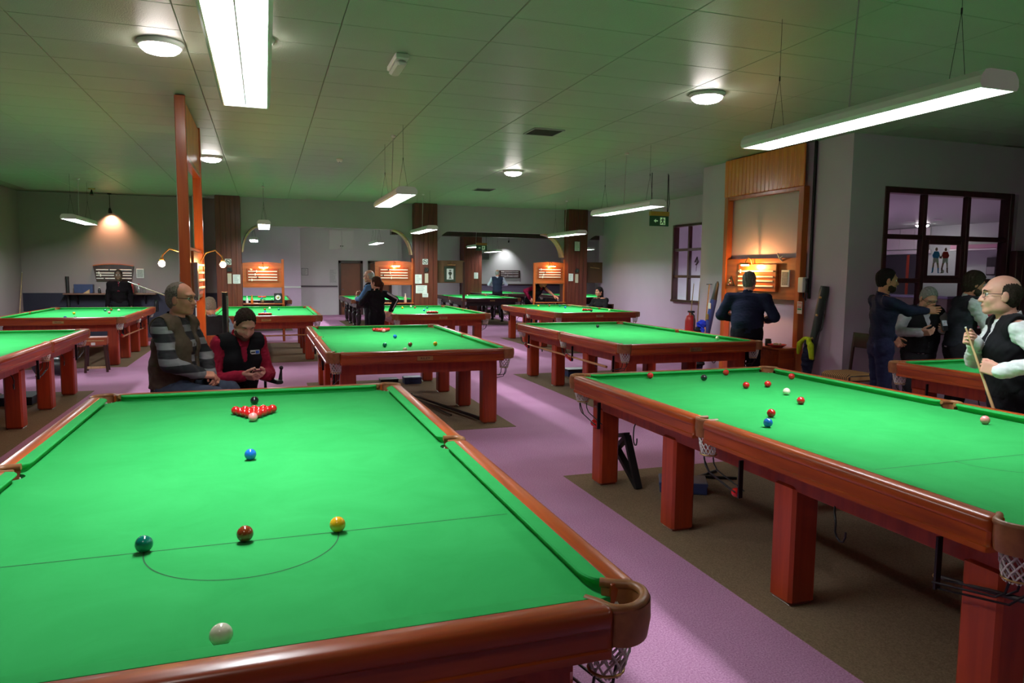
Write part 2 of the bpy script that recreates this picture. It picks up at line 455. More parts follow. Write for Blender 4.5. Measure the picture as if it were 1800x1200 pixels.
# ceiling: slab plus separate tiles
ceil = struct(MB().box(-5.3, 16.5, -7.2, 31, CZ+0.012, CZ+0.2).build('ceiling', CEILS), 'suspended ceiling of square edged white tiles')
def cproj(x, y, z):
    d = Vector((x, y, z))-Vector((0.078, -3.436, 1.697))
    w = d.dot(_f)
    if w < 0.2: return None
    return (900+1259.88*d.dot(_r2)/w, 600-1259.88*d.dot(_u2)/w, w)
TX, TY = 1.09, 0.5475
tile = MB(); c = 0.004
def tilegeo(mb, ox, oy):
    a0, a1, b0, b1 = ox+0.0025, ox+TX-0.0025, oy+0.002, oy+TY-0.002
    vs = [(a0, b0, CZ+0.012), (a1, b0, CZ+0.012), (a1, b1, CZ+0.012), (a0, b1, CZ+0.012), (a0, b0, CZ+c), (a1, b0, CZ+c), (a1, b1, CZ+c), (a0, b1, CZ+c), (a0+c, b0+c, CZ), (a1-c, b0+c, CZ), (a1-c, b1-c, CZ), (a0+c, b1-c, CZ)]
    fs = []
    for j in (0, 4):
        for i in range(4):
            k = (i+1) % 4
            fs.append((j+i, j+4+i, j+4+k, j+k))
    fs.append((8, 11, 10, 9))
    mb.add(vs, fs)
tilegeo(tile, 0, 0)
tile_me = tile.mesh('ceiling_tile', CEILT)
tl = []
for i in range(-5, 13):
    for j in range(-16, 30):
        x, y = -0.46+TX*i, 1.36+TY*j
        if y > 14.6 or (x > 8.3 and y > 3.2) or y < -7.0 or x < -5.6 or (x > 6.0 and 3.2 < y < 6.5 and False): continue
        P = [cproj(x+a*TX, y+b*TY, CZ) for a in (0, 1) for b in (0, 1)]
        if any(q is None for q in P): s = 0
        else:
            vis = any(-40 < q[0] < 1840 and -40 < q[1] < 1240 for q in P)
            s = (max(q[0] for q in P)-min(q[0] for q in P))*(max(q[1] for q in P)-min(q[1] for q in P)) if vis else 0
        tl.append((-s, x, y))
tl.sort()
rest = MB()
for k, (s, x, y) in enumerate(tl):
    if k < 296 and s < 0: place('ceiling_tile', tile_me, ceil, (x, y, 0))
    else: tilegeo(rest, x, y)
o = rest.build('ceiling_tile_field', CEILT, ceil); o['kind'] = 'stuff'
# second room ceiling
struct(MB().box(-1.3, 16.3, 15.1, 30.5, CZ-0.012, CZ+0.012).build('ceiling_second_room', mat('second_room_ceiling', (0.5, 0.5, 0.47), 0.7)), 'plain ceiling of the second room beyond the arches')
bm_ = MB().box(4.6, 16.3, 23.6, 24.0, 3.1, CZ).build('ceiling_beam', DARKW)
struct(bm_, 'dark beam crossing the second room ceiling')
struct(MB().box(9.17, 16.3, 3.74, 13.0, 2.99, 3.05).box(7.0, 9.17, 3.74, 6.66, 2.99, 3.05).build('ceiling_side_room', mat('side_room_ceiling', (0.40, 0.49, 0.43), 0.45)), 'pale ceiling of the room behind the large window')
# ---------------------------------------------------------------- snooker table
TL, TW = 3.569, 1.778
HX, HY = TW/2, TL/2            # cushion noses
RX, RY = 1.02, 1.915           # outer rail faces
RT = 0.872                     # rail top
def make_table(turned=False, legm=LEGW):
    t = empty('snooker_table')
    body_w, body_x = (RAILW, RAILX)
    # bed with pocket bites
    poly = []
    def arc(cx, cy, r, a0, a1, n=8):
        for i in range(n+1):
            a = math.radians(a0+(a1-a0)*i/n)
            poly.append((cx+r*math.cos(a), cy+r*math.sin(a)))
    ex, ey = 0.945, 1.84
    r = 0.056
    # counter clockwise from right middle pocket
    arc(ex+0.005, 0, r, -95+180+15, 265-180+15+0, 1) if False else None
    def bite(cx, cy, a0, a1, n=8):
        for i in range(n+1):
            a = math.radians(a0+(a1-a0)*i/n)
            poly.append((cx+r*math.cos(a), cy+r*math.sin(a)))
    bite(ex, 0, 270, 90)                       # right middle, goes through 180 (inside)
    bite(ex-0.02, ey-0.02, 290, 160)           # far right corner
    bite(-ex+0.02, ey-0.02, 380, 250)
    bite(-ex, 0, 90, -90)
    bite(-ex+0.02, -ey+0.02, 110, -20)
    bite(ex-0.02, -ey+0.02, 200, 70)
    n = len(poly)
    mb = MB()
    mb.add([(x, y, BED) for x, y in poly], [tuple(range(n))])
    mb.add([(x, y, BED) for x, y in poly]+[(x, y, BED-0.05) for x, y in poly], [(i, n+i, n+(i+1) % n, (i+1) % n) for i in range(n)])
    mb.build('bed_cloth', CLOTH, t)
    # markings
    ln = MB(); yb = -HY+0.737; z = BED+0.0006; h = 0.0022
    ln.add([(-HX, yb-h, z), (HX, yb-h, z), (HX, yb+h, z), (-HX, yb+h, z)], [(0, 1, 2, 3)])
    N = 48; vs = []
    for i in range(N+1):
        a = PI+PI*i/N
        for rr in (0.292-h, 0.292+h): vs.append((rr*math.cos(a), yb+rr*math.sin(a), z))
    ln.add(vs, [(2*i, 2*i+1, 2*i+3, 2*i+2) for i in range(N)])
    ln.build('baulk_line', DARKLINE, t)['label'] = 'thin dark baulk line and D'
    # cushions
    def cushion(L0, L1, k0, k1, to3):
        mb = MB(); S = []
        m = 9
        cl0, cl1 = k0, k1
        ts = [L0+cl0*i/m for i in range(m)]+[L0+cl0+(L1-L0-cl0-cl1)*i/6 for i in range(7)]+[L1-cl1+cl1*(i+1)/m for i in range(m)]
        for q in ts:
            o = 0
            if q < L0+cl0: s = (L0+cl0-q)/cl0; o = 0.049*(1-math.sqrt(max(0, 1-s*s)))
            if q > L1-cl1: s = (q-(L1-cl1))/cl1; o = 0.049*(1-math.sqrt(max(0, 1-s*s)))
            sec = [(0.053, RT-BED-0.001), (0.012+o*0.8, 0.0405), (0.004+o, 0.040), (o, 0.036), (0.001+o, 0.031), (min(0.05, 0.018+o), 0.016), (min(0.052, 0.021+o), -0.002), (0.053, -0.002)]
            S.append([(d, q, BED+zz) for d, zz in sec])
        ns = 8; vs = [to3(*p) for s in S for p in s]; fs = []
        for j in range(len(S)-1):
            for k in range(ns):
                k2 = (k+1) % ns
                fs.append((j*ns+k, j*ns+k2, (j+1)*ns+k2, (j+1)*ns+k))
        fs += [tuple(range(ns)), tuple(range((len(S)-1)*ns, len(S)*ns))]
        mb.add(vs, fs, True)
        o = mb.build('cushion', CLOTH, t)
        bm = bmesh.new(); bm.from_mesh(o.data); bmesh.ops.recalc_face_normals(bm, faces=bm.faces)
        for e in bm.edges:
            if len(e.link_faces) == 2 and e.calc_face_angle() > 0.6: e.smooth = False
        bm.to_mesh(o.data); bm.free()
    for sx in (-1, 1):
        for a, b in ((0.052, HY-0.045), (-HY+0.045, -0.052)):
            ka, kb = (0.055, 0.085) if a > 0 else (0.085, 0.055)
            cushion(a, b, ka, kb, lambda d, q, z, sx=sx: (sx*(HX+d), q, z))
    for sy in (-1, 1):
        cushion(-HX+0.045, HX-0.045, 0.085, 0.085, lambda d, q, z, sy=sy: (q, sy*(HY+d), z))
    # wooden rails
    def prof(d):   # (distance outwards from nose, z): outer moulded face
        return [(0.052, RT-0.004), (0.058, RT), (0.108, RT), (0.122, RT-0.006), (0.130, RT-0.018), (0.131, RT-0.040), (0.126, RT-0.050), (0.119, RT-0.053), (0.118, RT-0.105), (0.125, RT-0.108), (0.125, RT-0.128), (0.05, RT-0.128)]
    def rail(name, L0, L1, to3, m, ch=0.018):
        P = prof(0); n = len(P); rows = []
        for q, ins in ((L0, ch), (L0+ch*0.4, ch*0.35), (L0+ch, 0), (L1-ch, 0), (L1-ch*0.4, ch*0.35), (L1, ch)):
            rows.append([to3(min(d, 0.131-ins) if d > 0.1 else d, q, z-(0.3*ins if z > RT-0.01 else 0)) for d, z in P])
        vs = sum(rows, []); fs = []
        for j in range(5):
            for k in range(n):
                k2 = (k+1) % n
                fs.append((j*n+k, j*n+k2, (j+1)*n+k2, (j+1)*n+k))
        fs += [tuple(range(n)), tuple(range(5*n, 6*n))]
        mb = MB().add(vs, fs, True)
        o = mb.build(name, m, t)
        bm = bmesh.new(); bm.from_mesh(o.data); bmesh.ops.recalc_face_normals(bm, faces=bm.faces)
        for e in bm.edges:
            if len(e.link_faces) == 2 and e.calc_face_angle() > 0.75: e.smooth = False
        bm.to_mesh(o.data); bm.free()
        return o
    for sx in (-1, 1):
        for a, b in ((0.048, HY+0.035), (-HY-0.035, -0.048)):
            a, b = (a, HY-0.014) if a > 0 else (-HY+0.014, b)
            rail('side_rail', a, b, lambda d, q, z, sx=sx: (sx*(HX+d), q, z), body_w)
    for sy in (-1, 1):
        er = rail('end_rail', -HX+0.008, HX-0.008, lambda d, q, z, sy=sy: (q, sy*(HY+d), z), body_x)
        pl = MB().cbox(-0.085, 0.085, -0.004, 0.004, -0.024, 0.024, 0.003).build('name_plate', BRASS, er, (0, sy*(HY+0.121), RT-0.079))
        pl.rotation_euler = (0, 0, 0 if sy < 0 else PI)
        # lettering goes two levels below the rail at most: sits beside the plate
        tx = text_mesh('RILEY', 0.034, INK, er, 'lettering', (0, sy*(HY+0.1258), RT-0.080), (PI/2, 0, 0 if sy < 0 else PI), 0.0006, 1.25)
        tx['label'] = 'dark lettering on the brass plate'
    # apron (frame) + legs
    ap = MB()
    AX, AY = 0.85, 1.73
    ap.box(-AX, AX, -AY, -AY+0.04, 0.615, RT-0.128).box(-AX, AX, AY-0.04, AY, 0.615, RT-0.128)
    ap.box(-AX, -AX+0.04, -AY+0.04, AY-0.04, 0.615, RT-0.128).box(AX-0.04, AX, -AY+0.04, AY-0.04, 0.615, RT-0.128)
    ap.box(-0.93, 0.93, -1.82, 1.82, RT-0.128, BED-0.052)
    ap.build('apron', legm, t)
    for sx in (-1, 1):
        for y in (-1.64, -0.56, 0.56, 1.64):
            if turned:
                lg = MB().lathe([(0.055, 0), (0.06, 0.02), (0.06, 0.05), (0.035, 0.06), (0.05, 0.10), (0.062, 0.16), (0.075, 0.26), (0.085, 0.38), (0.07, 0.44), (0.045, 0.46), (0.06, 0.48), (0.075, 0.50), (0.075, 0.54), (0.05, 0.56), (0.07, 0.60), (0.07, 0.64)], 14, (sx*0.78, y, 0)).build('leg', legm, t)
            else:
                lg = MB().cbox(sx*0.78-0.082, sx*0.78+0.082, y-0.082, y+0.082, 0.012, 0.64, 0.016).build('leg', legm, t)
                MB().cbox(sx*0.78-0.07, sx*0.78+0.07, y-0.07, y+0.07, 0, 0.014, 0.004).build('foot_plate', CHROME, lg)
    # pockets
    def pocket(px, py, ang, mid):
        """ang: outward direction (degrees)"""
        a = math.radians(ang)
        R2 = Matrix.Rotation(a, 3, 'Z')
        def W(x, y, z): v = R2 @ Vector((x, y, 0)); return (px+v.x, py+v.y, z)
        path = []
        if mid:
            hw, back, st = 0.050, 0.058, -0.030
            for i in range(17):
                th = math.radians(-90+180*i/16)
                path.append((back*math.copysign(abs(math.cos(th))**0.7, math.cos(th)), hw*math.sin(th)))
            path = [(st, -hw)]+path+[(st, hw)]
        else:
            for i in range(17):
                th = math.radians(-90+180*i/16)
                path.append((0.020+0.064*math.copysign(abs(math.cos(th))**0.85, math.cos(th)), 0.078*math.sin(th)))
            path = [(-0.052, -0.058), (-0.02, -0.064)]+path+[(-0.02, 0.064), (-0.052, 0.058)]
        mb = MB()
        mb.tube([W(x, y, RT-0.010) for x, y in path], 0.014, 8)
        # leather skirt
        vs = []; m = len(path)
        for (x, y) in path:
            sc = 1.12
            depth = 0.095 if x > 0.005 else 0.06
            vs += [W(x*sc+0.006, y*1.1, RT-0.010), W(x*sc+0.008, y*1.12, RT-0.012-depth*0.5), W(x*sc+0.001, y*1.05, RT-0.012-depth)]
        fs = []
        for i in range(m-1):
            for k in range(2): fs.append((i*3+k, (i+1)*3+k, (i+1)*3+k+1, i*3+k+1))
        mb.add(vs, fs, True)
        # inner lining
        vs2 = []
        for (x, y) in path: vs2 += [W(x*0.9, y*0.88, RT-0.008), W(x*0.8, y*0.8, RT-0.075)]
        mb.add(vs2, [(i*2, i*2+1, i*2+3, i*2+2) for i in range(m-1)], True)
        p = mb.build('pocket', LEATHER, t)
        net = MB()
        NS, H0, H1 = 11, RT-0.055, RT-0.225
        cxo = 0.004
        def NP(u, v):
            rr = 0.058*(1-v)+0.040*v+0.010*math.sin(PI*v)
            return W(cxo-0.05*v*0.3+rr*math.cos(u)*(0.75 if mid else 1), rr*math.sin(u), H0+(H1-H0)*v)
        for s in (-1, 1):
            for k in range(NS):
                net.tube([NP(2*PI*k/NS+s*v*2.2, v) for v in (0, .2, .4, .6, .8, 1)], 0.0036, 4, caps=False)
        net.build('net', NETW, p)
        rk = MB()
        ring = [W(cxo-0.015+0.047*math.cos(2*PI*k/16), 0.047*math.sin(2*PI*k/16), H1+0.012) for k in range(16)]
        rk.tube(ring, 0.004, 6, closed=True)
        rb = rk.build('rack_ring', BRASS, p)
        # ball rack running under the table, along its side
        dy = -math.copysign(1, py) if not mid else -1
        bx, by = W(cxo-0.015, 0, 0)[:2]
        rod = MB()
        for o in (-0.03, 0.03):
            rod.tube([(bx+o, by, H1+0.012), (bx+o, by+dy*0.015, H1-0.045), (bx+o, by+dy*0.05, H1-0.075), (bx+o, by+dy*0.30, H1-0.125)], 0.0045, 5)
        rod.tube([(bx, by-dy*0.045, H1+0.01), (bx, by-dy*0.04, H1-0.03), (bx, by+dy*0.02, H1-0.095), (bx, by+dy*0.30, H1-0.155)], 0.0045, 5)
        rod.obox((bx, by+dy*0.305, H1-0.055), (0.013, 0.005, 0.105), Matrix.Identity(3))
        rod.build('ball_rack', BLACKM, p)
    q = 0.012
    for sx in (-1, 1):
        pocket(sx*(HX+0.057), 0, 0 if sx > 0 else 180, True)
        for sy in (-1, 1):
            pocket(sx*(HX+0.030), sy*(HY+0.030), math.degrees(math.atan2(sy, sx)), False)
    # hooks below the apron
    for sx in (-1, 1):
        for y in (-0.95, 0.98):
            hk = MB(); x0 = sx*0.84
            hk.tube([(x0, y+0.06, 0.625), (x0+sx*0.03, y+0.03, 0.60), (x0+sx*0.05, y, 0.565), (x0+sx*0.05, y, 0.52), (x0+sx*0.052, y-0.012, 0.50), (x0+sx*0.055, y-0.035, 0.487), (x0+sx*0.06, y-0.062, 0.495), (x0+sx*0.063, y-0.075, 0.52), (x0+sx*0.064, y-0.077, 0.545)], 0.005, 6)
            hk.build('hook', BLACKM, t)
    return t

TAB = {
 'T1': ((0.0, 0.0), 0, 'snooker table filling the foreground, balls set on their spots'),
 'T2': ((3.44, 0.07), 0, 'near right snooker table with scattered reds, a blue and a pink'),
 'T10': ((6.852, 0.094), 0, 'empty snooker table behind the man in the white shirt'),
 'T9': ((-3.235, 5.943), 0, 'empty snooker table cut off by the left edge of the picture'),
 'T3': ((1.666, 5.893), 0, 'middle snooker table with green, brown and yellow balls lined up'),
 'T4': ((5.032, 5.958), 0, 'snooker table on the right with a lone black ball, rest hung below'),
 'T8': ((-3.262, 12.48), PI, 'snooker table in front of the navy wall and ledge'),
 'T7': ((0.087, 12.451), PI, 'snooker table behind the seated man in red'),
 'T6': ((3.449, 12.495), PI, 'snooker table under the pillar with papers, a woman at its corner'),
 'T5': ((6.916, 12.505), PI, 'snooker table by the right wall with a cue lying on it'),
}
proto = make_table()
TOBJ = {}
for k, (n, ((x, y), rz, lab)) in enumerate(TAB.items()):
    o = proto if k == 0 else copy_tree(proto)
    o.location = (x, y, 0); o.rotation_euler = (0, 0, rz)
    tag(o, lab, 'snooker table', 'full size snooker tables with green cloth')
    TOBJ[n] = o
BTAB = {
 'B1': ((-0.21, 20.0), 'dark legged snooker table behind the leftmost lit scoreboard'),
 'B2': ((3.5, 20.05), 'snooker table on turned black legs near the brown doors'),
 'B4': ((7.15, 21.0), 'snooker table on turned black legs beyond the middle arch'),
 'B3': ((7.95, 26.0) if False else (9.4, 26.3), 'farthest snooker table, behind the turned leg one'),
 'B5': ((11.6, 21.9), 'dark snooker table beside the bending player beyond the arches'),
}
bproto = make_table(True, mat('black_lacquer', (0.02, 0.012, 0.01), 0.3, coat=0.3))
for ch in bproto.children:
    if ch.name.startswith(('side_rail', 'end_rail')):
        ch.data.materials.clear(); ch.data.materials.append(DARKW)
for k, (n, ((x, y), lab)) in enumerate(BTAB.items()):
    o = bproto if k == 0 else copy_tree(bproto)
    o.location = (x, y, 0)
    tag(o, lab, 'snooker table', 'dark snooker tables of the second room')
    TOBJ[n] = o
# tan carpet laid under each table
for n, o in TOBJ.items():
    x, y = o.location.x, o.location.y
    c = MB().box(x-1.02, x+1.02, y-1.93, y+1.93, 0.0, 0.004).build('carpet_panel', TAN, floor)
for ch in floor.children: pass

# ---------------------------------------------------------------- pendant lamps over the tables
LZ, LL, LW, LH = 2.60, 1.80, 0.255, 0.092
def make_lamp(blades=True):
    t = empty('pendant_light')
    hw, hl = LW/2, LL/2
    LAMPM = mat('lamp_enamel', (0.74, 0.74, 0.70), 0.35)
    # rounded trough cross section (x,z), open below
    outer = [(-hw+0.012, 0), (-hw, 0.02), (-hw+0.004, 0.055), (-hw+0.03, LH-0.006), (-hw+0.06, LH), (hw-0.06, LH), (hw-0.03, LH-0.006), (hw-0.004, 0.055), (hw, 0.02), (hw-0.012, 0)]
    inner = [(hw-0.018, 0.0), (hw-0.02, 0.06), (-hw+0.02, 0.06), (-hw+0.018, 0.0)]
    MB().prism(outer+inner, 1, -hl, hl, caps=True).build('housing', LAMPM, t)
    for s in (-1, 1):
        MB().prism(outer, 1, s*hl if s > 0 else -hl-0.012, s*hl+0.012 if s > 0 else -hl).build('end_cap', LAMPM, t)
    MB().add([(-hw+0.02, -hl, 0.058), (hw-0.02, -hl, 0.058), (hw-0.02, hl, 0.058), (-hw+0.02, hl, 0.058)], [(0, 3, 2, 1)]).build('tube_panel', TUBE, t)['label'] = 'glowing white light panel'
    LV = mat('louvre_metal', (0.85, 0.87, 0.92), 0.25, 0.3)
    if blades:
        me = MB().prism([(-0.003, 0.022), (0.0, 0.014), (0.003, 0.022), (0.008, 0.05), (-0.008, 0.05)], 0, -hw+0.02, hw-0.02).mesh('louvre_blade', LV)
        # prism maps 2D to (y,z) for axis 0
        nb = 22
        for i in range(nb): place('louvre_blade', me, t, (0, -hl+(i+0.5)*LL/nb, 0))
        MB().prism([(-0.003, 0.012), (0.003, 0.012), (0.008, 0.05), (-0.008, 0.05)], 1, -hl, hl).build('louvre_spine', LV, t)
    # suspension wires and cord
    CABLE = mat('grey_cable', (0.45, 0.45, 0.42), 0.5)
    h = CZ-LZ
    for s in (-1, 1):
        w = MB()
        for o in (-0.055, 0.055): w.tube([(o, s*(hl-0.22), LH), (0, s*(hl-0.22), LH+0.34)], 0.0018, 4)
        w.tube([(0, s*(hl-0.22), LH+0.34), (0, s*(hl-0.22), h)], 0.0018, 4)
        w.tube([(0, s*(hl-0.22), LH+0.33), (0, s*(hl-0.22), LH+0.36)], 0.005, 6)
        w.build('suspension_wire', BLACKM, t)
    MB().tube([(-0.02, 0.02, LH), (-0.015, 0.01, LH+0.3), (0, 0, h)], 0.0055, 6).build('power_cord', CABLE, t)
    MB().lathe([(0.001, h), (0.03, h), (0.03, h-0.02), (0.008, h-0.03)], 12).build('ceiling_rose', WHITEP, t)
    return t
lp = make_lamp(True)
lp2 = make_lamp(False)
LLAB = {
 'T1': 'long pendant light cut off by the top edge, above the foreground table',
 'T2': 'long pendant light with louvres hung above the near right table',
 'T10': 'long pendant light over the empty table at the right edge',
 'T9': 'long pendant light over the empty table at the left edge',
 'T3': 'pendant light above the middle table with the lined up balls',
 'T4': 'pendant light in front of the hanging exit sign',
 'T8': 'pendant light left of the glowing wall spotlight',
 'T7': 'pendant light in front of the first arch, seen end on',
 'T6': 'pendant light hanging in front of the pillar with papers',
 'T5': 'pendant light hanging before the pillar by the right wall',
 'B1': 'small distant pendant light below the end on one in the first arch',
 'B2': 'distant pendant light in front of the pale wall with doors',
 'B4': 'distant pendant light overlapping the far boarded pillar',
 'B3': 'farthest pendant light in front of the spotlit far wall',
 'B5': 'distant pendant light right of the spotlit far wall',
}
first = {True: True, False: True}
for n, o in TOBJ.items():
    near = n in ('T1', 'T2', 'T3', 'T4', 'T10')
    p = lp if near else lp2
    c = p if first[near] else copy_tree(p)
    first[near] = False
    c.location = (o.location.x, o.location.y, LZ)
    tag(c, LLAB[n], 'light', 'long pendant lights above the tables')
# ---------------------------------------------------------------- round ceiling lights
def make_dish():
    t = empty('ceiling_light')
    MB().lathe([(0.001, 0), (0.17, 0), (0.172, -0.01), (0.155, -0.034), (0.145, -0.036)], 32).build('rim', WHITEP, t)
    MB().lathe([(0.146, -0.03), (0.14, -0.05), (0.115, -0.07), (0.07, -0.083), (0.001, -0.088)][::-1], 32).build('glass_dish', DISHE, t)
    return t
dp = make_dish()
DISH = [((-0.64, 2.82), 'round ceiling light beside the cut off pendant light'), ((4.14, 2.66), 'round ceiling light left of the louvred pendant light'), ((-0.66, 8.64), 'round ceiling light behind the boarded timber frame'), ((4.11, 8.29), 'round ceiling light in the middle, behind the square vent'), ((0.02, 2.45), 'round ceiling light half hidden behind the cut off pendant light'), ((15.3, 10.05), 'round ceiling light seen through the large window'), ((2.6, 22.9), 'round ceiling light above the brown doors of the second room'), ((10.6, 24.6), 'unseen round ceiling light added above the farthest table of the second room'), ((4.1, -3.0), 'round ceiling light overhead behind the camera'), ((-0.6, -3.0), 'round ceiling light overhead at the near end of the hall')]  # the one above the farthest table is unseen, added to brighten that room
for k, ((x, y), lab) in enumerate(DISH):
    c = dp if k == 0 else copy_tree(dp)
    c.location = (x, y, 2.99 if 'large window' in lab else (CZ-0.012 if 'second room' in lab else CZ))
    tag(c, lab, 'light', 'round ceiling lights')
# ---------------------------------------------------------------- balls
BR = 0.02625
BC = {'red': (0.62, 0.012, 0.012), 'white': (0.82, 0.76, 0.58), 'yellow': (0.85, 0.42, 0.015), 'green': (0.0, 0.16, 0.11), 'brown': (0.26, 0.045, 0.012), 'blue': (0.015, 0.16, 0.62), 'pink': (0.85, 0.28, 0.27), 'black': (0.008, 0.008, 0.009)}
BALLME = {c: MB().ball((0, 0, 0), BR, 24, 14).mesh('ball_'+c, mat('ball_'+c, col, 0.08, coat=0.6)) for c, col in BC.items()}
WHERE = {'T1': 'on the foreground table', 'T2': 'on the near right table', 'T3': 'on the middle table', 'T4': 'on the table with the hung rest', 'T5': 'on the table by the right wall', 'T6': 'on the table at the pillar with papers', 'T7': 'on the table behind the seated man in red', 'T8': 'on the table before the navy wall', 'B1': 'on the table behind the leftmost scoreboard', 'B2': 'on the table near the brown doors', 'B4': 'on the table beyond the middle arch'}
CUEN = {'white': 'cream cue ball', 'pink': 'pink ball', 'black': 'black ball', 'blue': 'blue ball', 'brown': 'brown ball', 'green': 'green ball', 'yellow': 'yellow ball', 'red': 'red ball'}
def ball(c, x, y, label, group=None, z=None):
    o = place('ball', BALLME[c], None, (x, y, (BED+BR+0.0005) if z is None else z), (random.random(), random.random(), 0))
    return tag(o, label, 'ball', group)
BALLS = {
'T1': [('green', -0.292, -1.048), ('brown', 0, -1.048), ('yellow', 0.29, -1.05), ('blue', -0.002, 0.01), ('pink', -0.004, 0.905), ('black', -0.003, 1.47), ('white', -0.036, -1.715)],
'T2': [('black', 0.035, 1.50), ('white', 0.223, 0.734), ('blue', -0.648, -0.154), ('pink', 0.664, -0.457)],
'T3': [('green', -0.292, -1.05), ('brown', 0.004, -1.049), ('yellow', 0.309, -1.032), ('blue', 0.012, 0.03), ('pink', 0.013, 0.98), ('white', -0.163, -1.63)],
'T4': [('black', 0.127, 1.102), ('white', 0.779, -1.223)],
'T5': [('yellow', -0.064, 1.62), ('brown', 0.235, 1.60), ('green', 0.527, 1.57), ('blue', 0.292, 0.67), ('black', 0.24, -0.97), ('white', 0.787, -0.794)],
'T6': [('yellow', -0.296, 1.0), ('white', 0.041, 1.70), ('brown', 0.016, 1.053), ('blue', -0.008, -0.1), ('green', 0.305, 1.013), ('pink', -0.03, -0.80)],
'T7': [('brown', -0.023, 0.792), ('white', 0.081, 1.289), ('green', 0.268, 0.749), ('blue', -0.017, -0.257), ('pink', -0.02, -0.89)],
'T8': [('white', 0.455, 0.837), ('brown', 0.267, 1.098), ('green', 0.197, 0.877), ('pink', 0.433, -0.027), ('yellow', -0.127, -0.235), ('blue', 0.037, -1.598), ('black', 0.222, -1.74)],
'B1': [('white', 0.479, -0.679), ('black', -0.101, -0.634), ('blue', 0.185, 0.057)],
'B2': [('brown', -0.56, 0.862), ('white', 0.60, 1.6), ('yellow', 0.432, 0.259)],
'B4': [('white', 0.139, 1.7)]}
for t, l in BALLS.items():
    ox, oy = TOBJ[t].location.x, TOBJ[t].location.y
    for c, x, y in l: ball(c, ox+x, oy+y, CUEN[c]+' '+WHERE[t])
REDL = [(-0.331, 1.735, 'red ball near the far cushion, leftmost of the loose reds'), (0.410, 1.727, 'red ball right of the black, close to the far cushion'), (0.805, 1.370, 'red ball close to the right cushion, near the net pocket'), (0.122, 1.067, 'red ball left of the pair in front of the cue ball'), (0.324, 1.069, 'red ball right of the pair behind the cue ball'), (0.055, 0.392, 'red ball just in front of the cue ball'), (-0.437, 0.081, 'red ball touching distance behind the blue ball')]
for x, y, lab in REDL: ball('red', 3.44+x, 0.07+y, lab, 'loose reds on the near right table')
def pack(t, ox, oy, s, lab):
    names = ['first', 'second', 'third', 'fourth', 'fifth']
    for r in range(5):
        row = ['tip', 'second row', 'third row', 'fourth row', 'longest row'][r]
        for k in range(r+1):
            l = 'red ball at the tip of the triangle '+lab if r == 0 else '%s red from the left in the %s of the triangle %s' % (names[k], row, lab)
            ball('red', ox+(k-r/2)*0.0527, oy+s*r*0.0457, l, 'red triangle '+WHERE[t])
pack('T1', 0, 0.905+0.0545, 1, 'on the foreground table')
pack('T3', 1.679, 5.893+0.98+0.0545, 1, 'on the middle table')
pack('T5', 6.916+0.31, 12.505-0.42, -1, 'by the right wall')
pack('T6', 3.449-0.03, 12.495-0.80-0.0545, -1, 'by the middle pillar')
pack('T7', 0.067, 12.451-0.89-0.0545, -1, 'behind the seated men')
pack('B1', -0.02, 21.15, 1, 'behind the leftmost scoreboard')
# reds lying in the ball racks
def rackballs(t, px, py, dy, n, lab, sx):
    ox, oy = TOBJ[t].location.x, TOBJ[t].location.y
    H1 = RT-0.225
    for k in range(n):
        yy = 0.27-k*0.0527
        ball('red', ox+px, oy+py+dy*yy, ['lowest ', 'second lowest ', 'third lowest ', 'topmost '][k]+lab if n > 1 else lab, 'potted reds in a ball rack', z=H1-0.095-0.2*(yy-0.05)+0.0)
rackballs('T2', -(HX+0.0225), (HY+0.0225), -1, 2, 'red ball caught in the far corner ball rack of the near right table', -1)
rackballs('T2', -(HX+0.057-0.011+0.022-0.022), 0, -1, 1, 'lone red ball in the middle ball rack of the near right table', -1)
rackballs('T4', -(HX+0.046), 0, -1, 4, 'red ball in the middle ball rack of the table with the hung rest', -1)
rackballs('T4', -(HX+0.0225), HY+0.0225, -1, 3, 'red ball in the far ball rack of the table with the hung rest', -1)
rackballs('T8', (HX+0.0225), -HY-0.0225, 1, 3, 'red ball in the corner ball rack before the navy wall', 1)

# ---------------------------------------------------------------- cues and rests
def cue(a, b, label, m=ASH, r0=0.014, r1=0.006, head=None, group='cues and rests'):
    a, b = Vector(a), Vector(b)
    t = empty('cue' if head is None else 'cue_rest', a)
    d = b-a
    MB().tube([(0, 0, 0), d*0.28], [r0, r0*0.85], 8).build('butt', DARKW if m is ASH else m, t)
    MB().tube([d*0.28, d*0.992], [r0*0.85, r1], 8).build('shaft', m, t)
    MB().tube([d*0.992, d], [r1, r1], 8).build('tip', WHITEP if m is ASH else BRASS, t)
    if head == 'T':
        s = d.cross(Vector((0, 0, 1)))
        if s.length < 1e-3 or abs(d.normalized().z) > 0.8: s = Vector((0.5, -0.8, 0))
        s.normalize()
        MB().tube([d+s*0.05, d-s*0.05], 0.006, 6).build('rest_head', BLACKM, t)
    return tag(t, label, 'cue' if head is None else 'rest', group)
cue((4.10, 4.597, 0.54), (4.10, 7.44, 0.55), 'pale wooden rest hung along the side of the right hand table', m=wood('honey_wood', (0.42, 0.17, 0.05), (0.6, 0.28, 0.1), 0.3, 8, (1, 0.1, 1)), r0=0.016, r1=0.011, head='T')
cue((-2.33, 10.8, 0.516), (-2.33, 13.09, 0.49), 'pale wooden rest hung under the table before the navy wall', m=MATS['honey_wood'], r0=0.016, r1=0.012, head='T')
cue((-0.3, 10.62, 0.487), (0.80, 10.62, 0.503), 'pale wooden rest hung across the end of the table behind the seated men', m=MATS['honey_wood'], r0=0.016, r1=0.012, head='T')
cue((2.384, 4.378, 0.03), (1.92, 6.25, 0.03), 'black rest lying on the carpet under the middle table', m=BLACKP, r0=0.022, r1=0.012, head='T')
